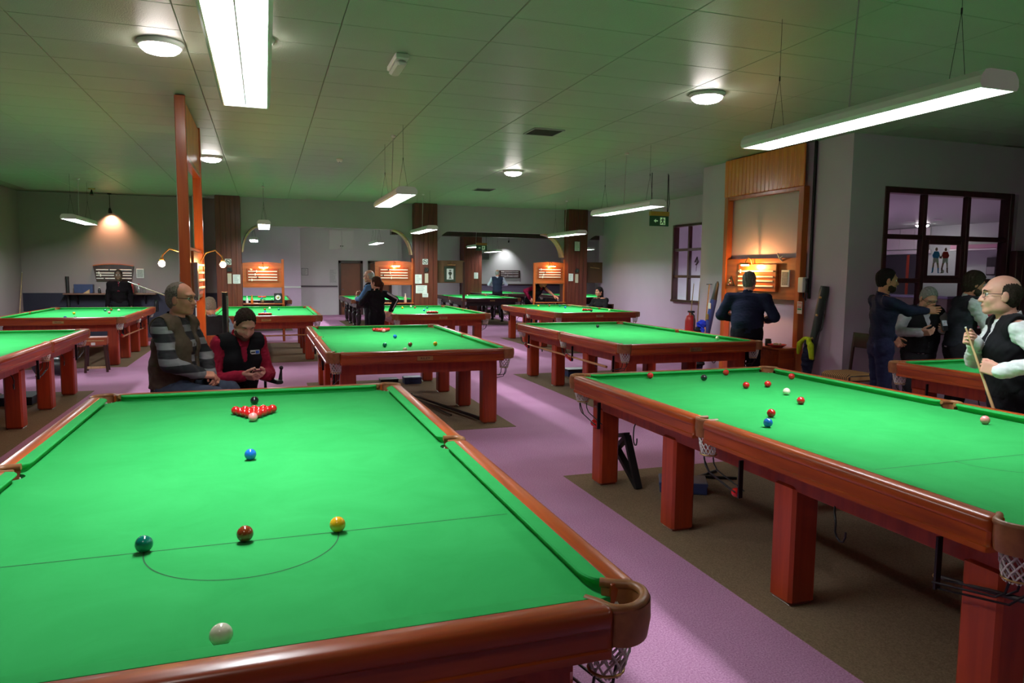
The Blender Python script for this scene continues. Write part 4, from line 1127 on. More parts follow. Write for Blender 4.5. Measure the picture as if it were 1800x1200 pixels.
# ---------------------------------------------------------------- things on the ceiling
def vent(x, y, lab):
    t = tag(empty('ceiling_vent', (x, y, CZ)), lab, 'vent')
    MB().box(-0.19, 0.19, -0.19, 0.19, -0.006, 0.0).build('backing', BLACKP, t)
    for a, b, c_, d_ in ((-0.2, 0.2, -0.2, -0.18), (-0.2, 0.2, 0.18, 0.2), (-0.2, -0.18, -0.18, 0.18), (0.18, 0.2, -0.18, 0.18)): MB().cbox(a, b, c_, d_, -0.014, 0, 0.003).build('frame', GREYP, t)
    me = MB().box(-0.18, 0.18, -0.004, 0.004, -0.013, -0.006).mesh('slat', mat('vent_slat', (0.05, 0.05, 0.045), 0.5))
    for i in range(10): place('slat', me, t, (0, -0.16+i*0.0356, 0))
vent(3.36, 4.96, 'larger looking square vent in the ceiling between the round lights')
vent(4.44, 11.13, 'square vent in the ceiling near the arcade')
t = tag(empty('emergency_light', (1.15, 2.62, CZ)), 'small white emergency light box on the ceiling', 'light')
MB().cbox(-0.055, 0.055, -0.21, 0.21, -0.045, 0, 0.008).build('base', WHITEP, t)
MB().cbox(-0.045, 0.045, -0.19, 0.19, -0.085, -0.045, 0.016).build('diffuser', mat('milky_plastic', (0.6, 0.62, 0.58), 0.3), t)
for k, (x, y) in enumerate([(1.21, 8.1), (4.9, 4.0)]):
    if k: continue
    t = tag(empty('smoke_detector', (x, y, CZ)), 'white smoke detector on the ceiling above the middle aisle', 'detector')
    MB().lathe([(0.001, -0.05), (0.03, -0.05), (0.045, -0.03), (0.05, -0.012), (0.05, 0), (0.001, 0)], 16).build('body', WHITEP, t)
    MB().lathe([(0.001, -0.054), (0.012, -0.053), (0.012, -0.05)], 10).build('sensor', BLACKP, t)
# exit signs
def exit_sign(loc, s, lab, drop):
    t = tag(empty('exit_sign', loc), lab, 'sign')
    w, h = 0.185*s, 0.10*s
    MB().cbox(-w, w, -0.03*s, 0.03*s, 0.075*s, 0.15*s, 0.005).build('housing', mat('ochre_plastic', (0.42, 0.28, 0.05), 0.5), t)
    MB().cbox(-w, w, -0.012*s, 0.012*s, -h, 0.075*s, 0.003).build('panel', mat('exit_green_panel', (0.008, 0.030, 0.012), 0.35, emit=(0.02, 0.2, 0.06), es=0.06), t)
    EG = mat('exit_symbol', (0.55, 0.75, 0.5), 0.5, emit=(0.45, 0.8, 0.4), es=0.25)
    y0, y1 = -0.0145*s, -0.012*s
    MB().prism([(a*s, b*s) for a, b in [(-0.11, -0.01), (-0.07, 0.022), (-0.07, 0.0), (-0.03, 0.0), (-0.03, -0.02), (-0.07, -0.02), (-0.07, -0.042)]], 1, y0, y1).build('arrow', EG, t)
    MB().prism([(a*s, b*s) for a, b in [(0.015, -0.075), (0.115, -0.075), (0.115, 0.05), (0.015, 0.05)]], 1, y0, y1).build('doorway', EG, t)
    DK = MATS['exit_green_panel']
    mb = MB()
    for poly in ([(0.05, 0.025), (0.075, 0.025), (0.08, 0.01), (0.075, -0.03), (0.05, -0.02), (0.045, 0.005)], [(0.055, 0.045), (0.075, 0.045), (0.075, 0.028), (0.055, 0.028)], [(0.05, -0.02), (0.07, -0.02), (0.05, -0.05), (0.025, -0.06), (0.025, -0.05)], [(0.065, -0.02), (0.08, -0.028), (0.10, -0.05), (0.095, -0.07), (0.085, -0.07)], [(0.045, 0.01), (0.03, -0.01), (0.022, -0.005), (0.04, 0.022)], [(0.08, 0.02), (0.105, 0.005), (0.10, -0.004), (0.078, 0.008)]):
        mb.prism([(a*s, b*s) for a, b in poly], 1, y0-0.001, y0)
    mb.build('running_figure', DK, t)
    for sx in (-1, 1): MB().tube([(sx*w*0.85, 0, 0.15*s), (sx*w*0.85, 0, drop)], 0.006, 5).build('hanger', BLACKM, t)
    if s >= 1: MB().tube([(w*0.9, 0, drop-0.02), (w*0.95, 0, drop-0.3), (w*1.02, -0.01, drop-0.5), (w*0.9, 0, 0.15)], 0.006, 5).build('cable', BLACKM, t)
exit_sign((6.55, 7.6, 2.63), 1.0, 'dark green exit sign with arrow and running figure, near the right wall', CZ-2.63)
exit_sign((6.2, 17.2, 2.45), 0.9, 'dark exit sign hanging beyond the middle arch', CZ-0.012-2.45)

# ---------------------------------------------------------------- papers, notices
def paper(x, y, z, w, h, lab, seed=0, frame=False, sym=None):
    t = tag(empty('notice', (x, y, z)), lab, 'notice')
    MB().cbox(-w/2, w/2, -0.006, 0, -h/2, h/2, 0.001).build('sheet', PAPER, t)
    if frame:
        for a in ((-w/2-0.012, -w/2, -h/2-0.012, h/2+0.012), (w/2, w/2+0.012, -h/2-0.012, h/2+0.012), (-w/2, w/2, h/2, h/2+0.012), (-w/2, w/2, -h/2-0.012, -h/2)): MB().box(a[0], a[1], -0.012, 0, a[2], a[3]).build('frame', BLACKP, t)
    if sym == 'nosmoke':
        pts = [(0.055*math.cos(2*PI*k/20), -0.008, 0.055*math.sin(2*PI*k/20)) for k in range(20)]
        MB().tube(pts, 0.006, 5, closed=True).tube([(-0.039, -0.008, 0.039), (0.039, -0.008, -0.039)], 0.006, 5).build('ban_symbol', INK, t)
        MB().box(-0.04, 0.03, -0.0085, -0.006, -0.008, 0.008).build('cigarette', INK, t)
    else:
        rnd = random.Random(seed); n = int(h/0.03)
        mb = MB()
        for i in range(1, n): mb.box(-w*0.38, w*(0.38-rnd.random()*0.35), -0.0068, -0.006, h/2-i*h/n-0.004, h/2-i*h/n+0.004)
        mb.build('text_lines', mat('grey_ink', (0.2, 0.2, 0.2), 0.8), t)
    return t
paper(-0.72, 14.618, 1.90, 0.14, 0.14, 'no smoking sign on the pillar at the navy wall', sym='nosmoke')
paper(3.93, 14.548, 1.965, 0.14, 0.14, 'no smoking sign on the middle pillar', sym='nosmoke')
paper(-0.545, 14.618, 1.50, 0.16, 0.21, 'white notice on the pillar at the navy wall', 1)
paper(3.755, 14.548, 1.53, 0.17, 0.23, 'upper left notice on the middle pillar', 2)
paper(3.83, 14.548, 1.27, 0.29, 0.2, 'wide lower notice on the middle pillar', 3)
paper(3.93, 14.548, 1.12, 0.15, 0.10, 'small lowest notice on the middle pillar', 4)
paper(7.95, 14.548, 1.60, 0.13, 0.20, 'narrow notice on the pillar by the right wall', 5)
paper(8.12, 14.548, 2.44, 0.15, 0.25, 'framed portrait print high on the pillar by the right wall', 6, True)
paper(8.66, 26.298, 1.58, 0.18, 0.26, 'notice on the far boarded pillar', 7)
paper(2.62, 25.498, 1.52, 0.36, 0.55, 'white notice sheet left of the brown door', 8)
paper(1.55, 25.498, 1.68, 0.22, 0.24, 'small framed print on the pale wall corner', 9, True)
def wreath(x, y, z, lab):
    t = tag(empty('sprig_ornament', (x, y, z)), lab, 'ornament')
    mb = MB(); rnd = random.Random(int(x*10))
    for i in range(14):
        a = 2*PI*i/14; r = 0.05+0.03*rnd.random()
        mb.tube([(0, -0.01, 0), (r*0.6*math.cos(a), -0.035, r*0.6*math.sin(a)), (r*1.2*math.cos(a), -0.02, r*1.2*math.sin(a))], [0.004, 0.012, 0.003], 5)
    mb.build('leaves', mat('dark_leaf', (0.02, 0.022, 0.02), 0.5), t)
    MB().cbox(-0.045, 0.045, -0.02, 0, -0.33, -0.09, 0.004).build('leaflet_holder', mat('beige_card', (0.55, 0.45, 0.35), 0.8), t)
wreath(-0.70, 14.618, 1.72, 'dark sprig with leaflet holder on the pillar at the navy wall')
wreath(3.96, 14.548, 1.76, 'dark sprig with leaflet holder on the middle pillar')
wreath(8.12, 14.548, 1.78, 'dark sprig with leaflet holder on the pillar by the right wall')
# far wall scoreboard and grilles
t = tag(empty('scoreboard', (11.6, 30.495, 0)), 'small dark scoreboard on the spotlit far wall', 'scoreboard')
MB().cbox(-0.55, 0.55, -0.05, 0, 1.46, 1.84, 0.01).build('back_board', DARKW, t)
tracks(t, -0.46, 0.46, [1.52, 1.60, 1.69, 1.77], -0.05, 11)
for k, (x, lab) in enumerate([(10.33, 'dark grille left of the light patch on the far wall'), (14.9, 'dark grille right of the light patch on the far wall')]):
    t = tag(empty('air_grille', (x, 30.5, 2.36)), lab, 'grille')
    MB().box(-0.2, 0.2, -0.02, 0, 0, 0.3).build('backing', BLACKP, t)
    for i in range(5): MB().box(-0.2, 0.2, -0.03, -0.02, 0.02+i*0.06, 0.05+i*0.06).build('slat', GREYP, t)
# bench along the far wall
t = tag(empty('bench', (12.3, 30.2, 0)), 'dark bench along the spotlit far wall', 'bench')
MB().cbox(-2.2, 2.2, -0.25, 0.2, 0.3, 0.48, 0.02).build('seat', BLACKP, t)
MB().cbox(-2.2, 2.2, 0.2, 0.28, 0.48, 1.1, 0.02).build('backrest', mat('lilac_panel', (0.16, 0.13, 0.2), 0.6), t)
MB().cbox(-2.2, 2.2, 0.17, 0.29, 1.1, 1.16, 0.01).build('top_rail', DARKW, t)

# ---------------------------------------------------------------- things on shelves below the arcade boards
SH = 0.925
bottle(-0.33, 14.72, SH, 0.17, WHITEP, WHITEP, 'white plastic bottle on the shelf under the leftmost lit scoreboard', 0.03)
bottle(-0.22, 14.72, SH, 0.20, mat('orange_juice', (0.75, 0.17, 0.02), 0.3), mat('orange_cap', (0.7, 0.2, 0.02), 0.4), 'orange bottle on the shelf under the leftmost lit scoreboard', 0.028)
t = tag(empty('speaker', (0.37, 14.74, SH)), 'small black speaker with a ring on the shelf under the leftmost scoreboard', 'speaker')
MB().cbox(-0.09, 0.09, -0.07, 0.07, 0, 0.24, 0.008).build('cabinet', BLACKP, t)
MB().lathe([(0.05, -0.072), (0.05, -0.078), (0.062, -0.078), (0.062, -0.07)], 18, (0, 0, 0.14), axis=1).build('ring', WHITEP, t)
MB().lathe([(0.05, -0.07), (0.03, -0.072), (0.001, -0.08)], 14, (0, 0, 0.14), axis=1).build('cone', BRASS, t)
t = tag(empty('glass_bowl', (0.02, 14.72, SH)), 'glass bowl of oddments on the shelf under the leftmost scoreboard', 'bowl')
MB().lathe([(0.001, 0), (0.035, 0), (0.06, 0.05), (0.07, 0.11), (0.064, 0.11), (0.03, 0.01), (0.001, 0.01)], 16).build('bowl', CG, t)
MB().ball((0, 0, 0.05), 0.032, 8, 6).build('content', ASH, t)
bottle(3.45, 14.71, SH, 0.23, mat('pale_bottle', (0.72, 0.45, 0.33), 0.35), WHITEP, 'pale pinkish bottle on the shelf by the middle pillar', 0.035)
# ---------------------------------------------------------------- things under the tables
def boxthing(name, x, y, sx, sy, h, m, lab, cat='box', rz=0.0, lid=None):
    t = tag(empty(name, (x, y, 0.004), rz), lab, cat)
    MB().cbox(-sx/2, sx/2, -sy/2, sy/2, 0, h, 0.006).build('body', m, t)
    MB().cbox(-sx/2-0.004, sx/2+0.004, -sy/2-0.004, sy/2+0.004, h*0.72, h+0.004, 0.005).build('lid', lid or m, t)
    MB().cbox(-0.05, 0.05, -sy/2-0.012, -sy/2-0.003, h*0.3, h*0.55, 0.003).build('label_patch', WHITEP if name == 'carton' else m, t)
boxthing('ball_box', 3.17, 1.36, 0.36, 0.24, 0.085, BLUEP, 'flat dark blue box on the carpet under the near right table', rz=-0.5)
boxthing('ball_box', 2.18, 7.36, 0.26, 0.2, 0.10, BLUEP, 'flat dark blue box on the carpet under the middle table')
boxthing('ball_box', 4.94, 7.45, 0.34, 0.26, 0.12, BLUEP, 'dark blue box on the carpet under the right hand table', lid=BLACKP)
boxthing('tray', 1.86, 7.6, 0.27, 0.22, 0.05, BLACKP, 'low dark tray on the carpet under the middle table', 'tray')
boxthing('storage_case', -2.90, 7.1, 0.4, 0.5, 0.10, mat('dark_cloth_navy', (0.02, 0.025, 0.045), 0.7), 'dark navy case on the carpet under the left table', 'case')
boxthing('carton', 5.95-0.35, 4.65, 0.12, 0.10, 0.16, WHITEP, 'small white and blue carton under the right hand table', 'carton', lid=BLUEP)
boxthing('carton', 5.86, 4.62, 0.2, 0.12, 0.15, wood('box_wood', (0.25, 0.07, 0.025), (0.36, 0.11, 0.04), 0.5, 6, (0.2, 1, 1)), 'small reddish wooden box under the right hand table', 'box')
# black triangular frame leaning at the leg, and a folded black stand
t = tag(empty('ball_triangle', (2.82, 1.64, 0.004)), 'large black triangle frame standing against a leg of the near right table', 'triangle')
for a, b in (((0, 0.17, 0.36), (0, 0.02, 0.40)), ((0, 0.0, 0.385), (0.02, -0.16, 0.015)), ((0.0, 0.16, 0.24), (0.02, -0.15, 0.02)), ((0.0, 0.165, 0.26), (0, 0.01, 0.38))):
    A, B2 = Vector(a), Vector(b)
    d_ = (B2-A); L_ = d_.length; d_.normalize()
    up = Vector((1, 0, 0)); s_ = d_.cross(up).normalized()
    R_ = Matrix((d_, up, s_)).transposed()
    MB().obox((A+B2)/2, (L_/2+0.012, 0.028, 0.017), R_).build('side_bar', BLACKP, t)
t = tag(empty('floor_stand', (3.62, 1.55, 0.004)), 'dark folded stand lying under the near right table', 'stand')
for a, b in (((-0.14, 0.06, 0.012), (0.14, -0.08, 0.012)), ((-0.14, 0.06, 0.012), (0.1, 0.15, 0.012)), ((-0.02, 0.11, 0.012), (0.0, 0.0, 0.07))): MB().tube([a, b], 0.012, 6).build('bar', BLACKP, t)

# ---------------------------------------------------------------- leaning cases, extinguisher, coats
t = tag(empty('cue_case', (6.72, 4.02, 0)), 'long black cue case leaning on the wall with a jacket on it', 'case')
MB().tube([(-0.05, 0.07, 0.0), (0.10, -0.085, 1.50), (0.105, -0.09, 1.57)], [0.05, 0.058, 0.05], 14).build('tube', mat('black_vinyl', (0.012, 0.014, 0.014), 0.4), t)
for k, f in enumerate((0.60, 0.80, 0.95)):
    c = Vector((-0.05, 0.07, 0))*(1-f)+Vector((0.10, -0.085, 1.5))*f
    MB().ball((c.x-0.05, c.y-0.018, c.z), 0.017, 10, 6).build('badge', BRASS, t)
MB().tube([(0.03, -0.08, 0.93), (0.06, -0.12, 1.02), (0.08, -0.13, 1.2), (0.085, -0.10, 1.3)], 0.008, 6).build('strap', BLACKP, t)
t = tag(empty('cue_case', (6.62, 6.20, 0)), 'blue patched cue case leaning on the timber frame', 'case')
MB().tube([(-0.08, 0.10, 0.0), (0.06, -0.10, 1.32)], [0.055, 0.05], 12).build('tube', mat('blue_nylon', (0.02, 0.04, 0.22), 0.6), t)
MB().tube([(0.06, -0.10, 1.32), (0.085, -0.135, 1.56), (0.09, -0.14, 1.60)], [0.046, 0.03, 0.012], 12).build('top_flap', BLACKP, t)
for z, m in ((0.84, ASH), (1.05, BRASS), (1.22, WHITEP)):
    f = z/1.32; c = Vector((-0.08, 0.10, 0))*(1-f)+Vector((0.06, -0.10, 1.32))*f
    MB().cbox(c.x-0.062, c.x-0.05, c.y-0.03, c.y+0.03, c.z-0.045, c.z+0.045, 0.003).build('patch', m, t)
t = tag(empty('fire_extinguisher', (7.02, 7.26, 0)), 'red fire extinguisher behind the leaning cues', 'extinguisher')
MB().lathe([(0.001, 0.5), (0.085, 0.5), (0.09, 0.52), (0.09, 0.92), (0.07, 0.99), (0.03, 1.01), (0.03, 1.05), (0.001, 1.05)], 18).build('cylinder', REDP, t)
MB().cbox(-0.03, 0.03, -0.09, 0.05, 1.05, 1.08, 0.005).build('handle', BLACKM, t)
MB().tube([(0, -0.03, 1.05), (0.0, -0.12, 1.0), (0.0, -0.12, 0.75)], 0.012, 6).build('hose', BLACKP, t)
MB().cbox(-0.05, 0.05, -0.05, 0.05, 0, 0.5, 0.01).build('stand', REDP, t)

# ---------------------------------------------------------------- chairs
def chair(name, label, loc, rz, seat_m, wood_m, seat_z=0.46, arms=False, back_h=0.5):
    t = tag(empty(name, loc, rz), label, 'chair')
    vs = []
    MB().cbox(-0.23, 0.23, -0.22, 0.22, seat_z-0.05, seat_z+0.045, 0.03).build('seat', seat_m, t)
    for sx in (-1, 1):
        MB().cbox(sx*0.19-0.02, sx*0.19+0.02, 0.17, 0.21, 0, seat_z-0.04, 0.004).build('leg', wood_m, t)
        MB().tube([(sx*0.19, -0.24, 0), (sx*0.19, -0.20, seat_z), (sx*0.19, -0.25, seat_z+back_h)], 0.02, 6).build('leg', wood_m, t)
        if arms:
            MB().tube([(sx*0.21, -0.22, seat_z+0.22), (sx*0.25, 0.0, seat_z+0.23), (sx*0.24, 0.20, seat_z+0.21)], 0.018, 8).tube([(sx*0.24, 0.18, seat_z+0.21), (sx*0.215, 0.19, seat_z-0.03)], 0.016, 8).build('armrest', wood_m, t)
    MB().cbox(-0.18, 0.18, -0.255, -0.225, seat_z+back_h-0.18, seat_z+back_h, 0.008).build('backrest', wood_m, t)
    MB().cbox(-0.18, 0.18, 0.18, 0.20, seat_z-0.11, seat_z-0.05, 0.004).build('apron', wood_m, t)
    return t
def stripes(name, c1, c2, scale, axis):
    m, nt, b = _nodes(name)
    tc = nt.nodes.new('ShaderNodeTexCoord'); w = nt.nodes.new('ShaderNodeTexWave')
    w.wave_type = 'BANDS'; w.bands_direction = axis; w.inputs['Scale'].default_value = scale; w.inputs['Distortion'].default_value = 0.4
    r = nt.nodes.new('ShaderNodeValToRGB'); r.color_ramp.interpolation = 'CONSTANT'
    r.color_ramp.elements[1].position = 0.5
    r.color_ramp.elements[0].color = (*c1, 1); r.color_ramp.elements[1].color = (*c2, 1)
    nt.links.new(tc.outputs['Object'], w.inputs['Vector']); nt.links.new(w.outputs['Fac'], r.inputs['Fac']); nt.links.new(r.outputs['Color'], b.inputs['Base Color'])
    b.inputs['Roughness'].default_value = 0.85
    MATS[name] = m
    return m
chair('dining_chair', 'striped seat wooden chair in the corner beside the man in navy', (6.62, 3.25, 0), PI/2, stripes('striped_seat', (0.03, 0.015, 0.012), (0.42, 0.22, 0.07), 11.5, 'X'), DARKW, 0.52, False, 0.50)
t = tag(empty('wooden_stool', (-2.60, 10.05, 0), 0.1), 'low reddish wooden stool with dark splayed legs before the navy wall table', 'stool')
MB().cbox(-0.17, 0.17, -0.16, 0.16, 0.45, 0.58, 0.01).build('seat', mat('orange_red_wood', (0.36, 0.07, 0.025), 0.4), t)
MB().cbox(-0.12, 0.13, -0.172, -0.16, 0.52, 0.535, 0.003).build('trim', ASH, t)
MB().cbox(-0.06, 0.0, -0.170, -0.16, 0.455, 0.50, 0.003).build('tag', PAPER, t)
for sx in (-1, 1):
    for sy in (-1, 1): MB().tube([(sx*0.13, sy*0.12, 0.46), (sx*0.16, sy*0.15, 0)], 0.022, 6).build('leg', DARKW, t)
MB().cbox(-0.14, 0.14, -0.135, -0.11, 0.06, 0.10, 0.004).build('foot_bar', ASH, t)
t = tag(empty('holdall', (-3.15, 9.7, 0)), 'black holdall on the carpet beside the reddish stool', 'bag')
MB().tube([(-0.28, 0.0, 0.14), (-0.24, 0, 0.15), (0.24, 0, 0.15), (0.28, 0, 0.14)], [0.08, 0.14, 0.14, 0.08], 14).build('body', BLACKP, t)
MB().tube([(-0.12, -0.1, 0.24), (-0.1, -0.08, 0.33), (0.1, -0.08, 0.33), (0.12, -0.1, 0.24)], 0.01, 6).build('handle', BLACKP, t)
# ---------------------------------------------------------------- people: smooth bodies from signed distance fields
V = lambda *a: np.array(a, float)
def nrm(v): v = np.asarray(v, float); return v/max(1e-9, np.linalg.norm(v))
class Field:
    def __init__(self): self.p = []
    def cap(self, a, b, ra, rb=None, k=0.02, op='u'):
        a, b = np.asarray(a, float), np.asarray(b, float); rb = ra if rb is None else rb
        r = max(ra, rb); lo = np.minimum(a, b)-r; hi = np.maximum(a, b)+r
        def f(P):
            ab = b-a; t = np.clip(((P-a)@ab)/max(1e-12, ab@ab), 0, 1)
            return np.linalg.norm(P-a-t[..., None]*ab, axis=-1)-(ra+(rb-ra)*t)
        self.p.append((f, lo, hi, k, op)); return self
    def ell(self, c, r, R=None, k=0.015, op='u'):
        c = np.asarray(c, float); r = np.asarray(r, float); m = r.max()
        R = np.eye(3) if R is None else np.asarray(R, float)
        def f(P):
            q = (P-c)@R
            k0 = np.linalg.norm(q/r, axis=-1); k1 = np.linalg.norm(q/(r*r), axis=-1)
            return k0*(k0-1)/np.maximum(k1, 1e-6)
        self.p.append((f, c-m, c+m, k, op)); return self
    def ecap(self, a, b, wa, da, wb, db, right, k=0.03, op='u'):
        a, b = np.asarray(a, float), np.asarray(b, float); ax = b-a; L = np.linalg.norm(ax); ax = ax/L
        rt = np.asarray(right, float); rt = nrm(rt-ax*(rt@ax)); fw = np.cross(ax, rt)
        m = max(wa, da, wb, db); lo = np.minimum(a, b)-m; hi = np.maximum(a, b)+m
        def f(P):
            q = P-a; s = q@ax; t = np.clip(s/L, 0, 1)
            w = wa+(wb-wa)*t; d = da+(db-da)*t; e = np.minimum(w, d)*0.8
            ex = np.maximum(np.maximum(-s, s-L), 0)
            return (np.sqrt(((q@rt)/w)**2+((q@fw)/d)**2+(ex/e)**2)-1)*np.minimum(w, d)
        self.p.append((f, lo, hi, k, op)); return self
    def box(self, c, half, R, rnd=0.006, k=0.01, op='u'):
        c = np.asarray(c, float); h = np.asarray(half, float)-rnd; R = np.asarray(R, float); m = np.linalg.norm(half)
        def f(P):
            q = np.abs((P-c)@R)-h
            return np.linalg.norm(np.maximum(q, 0), axis=-1)+np.minimum(q.max(-1), 0)-rnd
        self.p.append((f, c-m, c+m, k, op)); return self
    def plane(self, c, n):
        """keep the side the normal points away from"""
        c = np.asarray(c, float); n = nrm(n)
        self.p.append((lambda P: (P-c)@n, None, None, 0, 'i')); return self
    def mesh(self, h, fold=0.0, seed=0, ff=2.6):
        us = [q for q in self.p if q[4] == 'u']
        lo = np.min([q[1] for q in us], 0)-3*h-0.01; hi = np.max([q[2] for q in us], 0)+3*h+0.01
        n = np.ceil((hi-lo)/h).astype(int)+1
        g = [lo[i]+h*np.arange(n[i]) for i in range(3)]
        D = np.full(n, 1.0)
        for f, a, b, k, op in self.p:
            if a is None: s = (slice(None),)*3
            else:
                pad = k+3*h
                i0 = np.clip(np.floor((a-pad-lo)/h).astype(int), 0, n-1); i1 = np.clip(np.ceil((b+pad-lo)/h).astype(int)+1, 1, n)
                s = tuple(slice(i0[i], i1[i]) for i in range(3))
            P = np.stack(np.meshgrid(g[0][s[0]], g[1][s[1]], g[2][s[2]], indexing='ij'), -1)
            d = f(P); E = D[s]
            if op == 'u':
                if k > 0:
                    hh = np.maximum(k-np.abs(E-d), 0)/k
                    D[s] = np.minimum(E, d)-hh*hh*k*0.25
                else: D[s] = np.minimum(E, d)
            elif op == 's':
                if k > 0:
                    hh = np.maximum(k-np.abs(-E-d), 0)/k; D[s] = np.maximum(E, -d)+hh*hh*k*0.25
                else: D[s] = np.maximum(E, -d)
            else: D[s] = np.maximum(E, d)
        if fold:
            P = np.stack(np.meshgrid(*g, indexing='ij'), -1); r = np.random.RandomState(seed)
            N = 0
            for i in range(4):
                kv = ff*r.randn(3)*np.array([14, 14, 24])*(1+0.5*i); N = N+np.sin(P@kv+r.rand()*6+1.7*np.sin(P@(r.randn(3)*11*ff**0.5)+i))/(1+0.4*i)
            D = D+fold*N*(np.abs(D) < 0.06)
        return surface_nets(D, lo, h)
def surface_nets(D, lo, h):
    ins = D < 0
    c = [ins[i:ins.shape[0]-1+i, j:ins.shape[1]-1+j, k:ins.shape[2]-1+k] for i in (0, 1) for j in (0, 1) for k in (0, 1)]
    s = sum(x.astype(np.int8) for x in c); act = (s > 0) & (s < 8)
    idx = np.argwhere(act); n = len(idx)
    if n == 0: return np.zeros((0, 3)), []
    ids = np.full(act.shape, -1, np.int64); ids[tuple(idx.T)] = np.arange(n)
    corners = np.array([(i, j, k) for i in (0, 1) for j in (0, 1) for k in (0, 1)])
    vals = np.stack([D[tuple((idx+cc).T)] for cc in corners], 1)
    acc = np.zeros((n, 3)); cnt = np.zeros(n)
    for a in range(8):
        for b in range(a+1, 8):
            if np.abs(corners[a]-corners[b]).sum() != 1: continue
            va, vb = vals[:, a], vals[:, b]; m = (va < 0) != (vb < 0)
            t = np.where(m, va/np.where(m, va-vb, 1), 0)
            acc += np.where(m[:, None], corners[a]+t[:, None]*(corners[b]-corners[a]), 0); cnt += m
    vert = lo+h*(idx+acc/cnt[:, None])
    quads = []
    for ax in range(3):
        o = [(1, 2), (2, 0), (0, 1)][ax]
        A = np.take(ins, range(0, ins.shape[ax]-1), ax); B = np.take(ins, range(1, ins.shape[ax]), ax)
        E = np.argwhere(A != B)
        E = E[(E[:, o[0]] > 0) & (E[:, o[1]] > 0) & (E[:, o[0]] < act.shape[o[0]]) & (E[:, o[1]] < act.shape[o[1]])]
        d0 = np.zeros(3, int); d0[o[0]] = 1; d1 = np.zeros(3, int); d1[o[1]] = 1
        q = np.stack([ids[tuple((E-d0-d1).T)], ids[tuple((E-d1).T)], ids[tuple(E.T)], ids[tuple((E-d0).T)]], 1)
        fl = A[tuple(E.T)]
        q = np.where(fl[:, None], q, q[:, ::-1])
        quads.append(q[(q >= 0).all(1)])
    return vert, np.concatenate(quads)
def np_object(name, parts, m, parent):
    """parts: list of (verts, quads); joined into one smooth mesh"""
    vs, fs, o = [], [], 0
    for v, q in parts:
        if len(v) == 0: continue
        vs.append(v); fs.append(np.asarray(q)+o); o += len(v)
    v = np.concatenate(vs); q = np.concatenate(fs)
    me = bpy.data.meshes.new(name)
    me.vertices.add(len(v)); me.vertices.foreach_set('co', v.astype(np.float32).ravel())
    me.loops.add(q.size); me.loops.foreach_set('vertex_index', q.astype(np.int32).ravel())
    me.polygons.add(len(q)); me.polygons.foreach_set('loop_start', np.arange(0, q.size, 4, dtype=np.int32)); me.polygons.foreach_set('loop_total', np.full(len(q), 4, np.int32))
    me.polygons.foreach_set('use_smooth', np.ones(len(q), bool))
    me.update(calc_edges=True); me.materials.append(m)
    ob = bpy.data.objects.new(name, me); COL.objects.link(ob); ob.parent = parent
    return ob
def ik(a, c, l1, l2, pole):
    a, c, pole = map(lambda q: np.asarray(q, float), (a, c, pole))
    d = c-a; L = np.linalg.norm(d); u = d/L; L = min(L, (l1+l2)*0.999)
    x = (l1*l1-l2*l2+L*L)/(2*L); hgt = math.sqrt(max(0, l1*l1-x*x))
    pv = pole-u*(pole@u); return a+u*x+nrm(pv)*hgt
def frame(f, u):
    """columns right, forward, up for a head or hand"""
    f = nrm(f); u = np.asarray(u, float); u = nrm(u-f*(u@f)); r = np.cross(f, u)
    return np.stack([r, f, u], 1)
SKIN = mat('skin', (0.64, 0.27, 0.18), 0.5, spec=0.35, noise=(14, 0.07))
SKINP = mat('pale_skin', (0.74, 0.37, 0.28), 0.48, spec=0.35, noise=(14, 0.06))
SKIND = mat('tanned_skin', (0.48, 0.19, 0.115), 0.5, spec=0.35, noise=(14, 0.06))
EYEW = mat('eye_white', (0.75, 0.72, 0.68), 0.25); IRIS = mat('iris', (0.03, 0.02, 0.015), 0.2)
LIP = mat('lip', (0.42, 0.14, 0.11), 0.5)
def cloth(name, col, rough=0.88, n=(30, 0.12)): return mat(name, col, rough, spec=0.12, noise=n, bump=(350, 0.08))
def hand(F, wrist, d, nml, right, curl=(25, 30, 20), thumb=35, spread=0.0, s=1.0):
    """palm, four unequal fingers with three bends, thumb from the side of the palm"""
    d = nrm(d); nml = nrm(np.asarray(nml, float)-d*(np.asarray(nml, float)@d))
    th = np.cross(d, nml)*(1 if right else -1)        # towards the thumb
    R = np.stack([th, d, nml], 1); w = np.asarray(wrist, float)
    F.cap(w-d*0.03*s, w+d*0.015*s, 0.026*s, 0.027*s, 0.02)
    F.box(w+d*0.052*s, (0.041*s, 0.050*s, 0.0145*s), R, 0.012*s, 0.012)
    F.ell(w+d*0.035*s+th*0.025*s+nml*0.008*s, (0.022*s, 0.034*s, 0.016*s), R, 0.012)
    for i, L in enumerate((0.074, 0.082, 0.076, 0.060)):
        o = (0.029-0.0195*i)*s
        p = w+d*(0.096-0.004*abs(i-1))*s+th*o
        dd = nrm(d+th*spread*(1.5-i)*0.12); ang = 0
        for j, fr in enumerate((0.45, 0.31, 0.24)):
            ang += math.radians(curl[j]*(1+0.08*i))
            q = dd*math.cos(ang)+nml*math.sin(ang)
            e = p+q*L*fr*s
            F.cap(p, e, (0.0092-0.0008*j)*s, (0.0086-0.0009*j)*s, 0.004); p = e
    a = math.radians(thumb)
    p = w+d*0.022*s+th*0.034*s+nml*0.006*s
    for j, L in enumerate((0.042, 0.034, 0.027)):
        q = nrm(d*math.cos(a)+th*math.sin(a)*0.75+nml*(0.35+0.25*j)*math.sin(math.radians(45)))
        e = p+q*L*s; F.cap(p, e, (0.0125-0.0012*j)*s, (0.0112-0.0012*j)*s, 0.006); p = e; a -= math.radians(14)
    return F
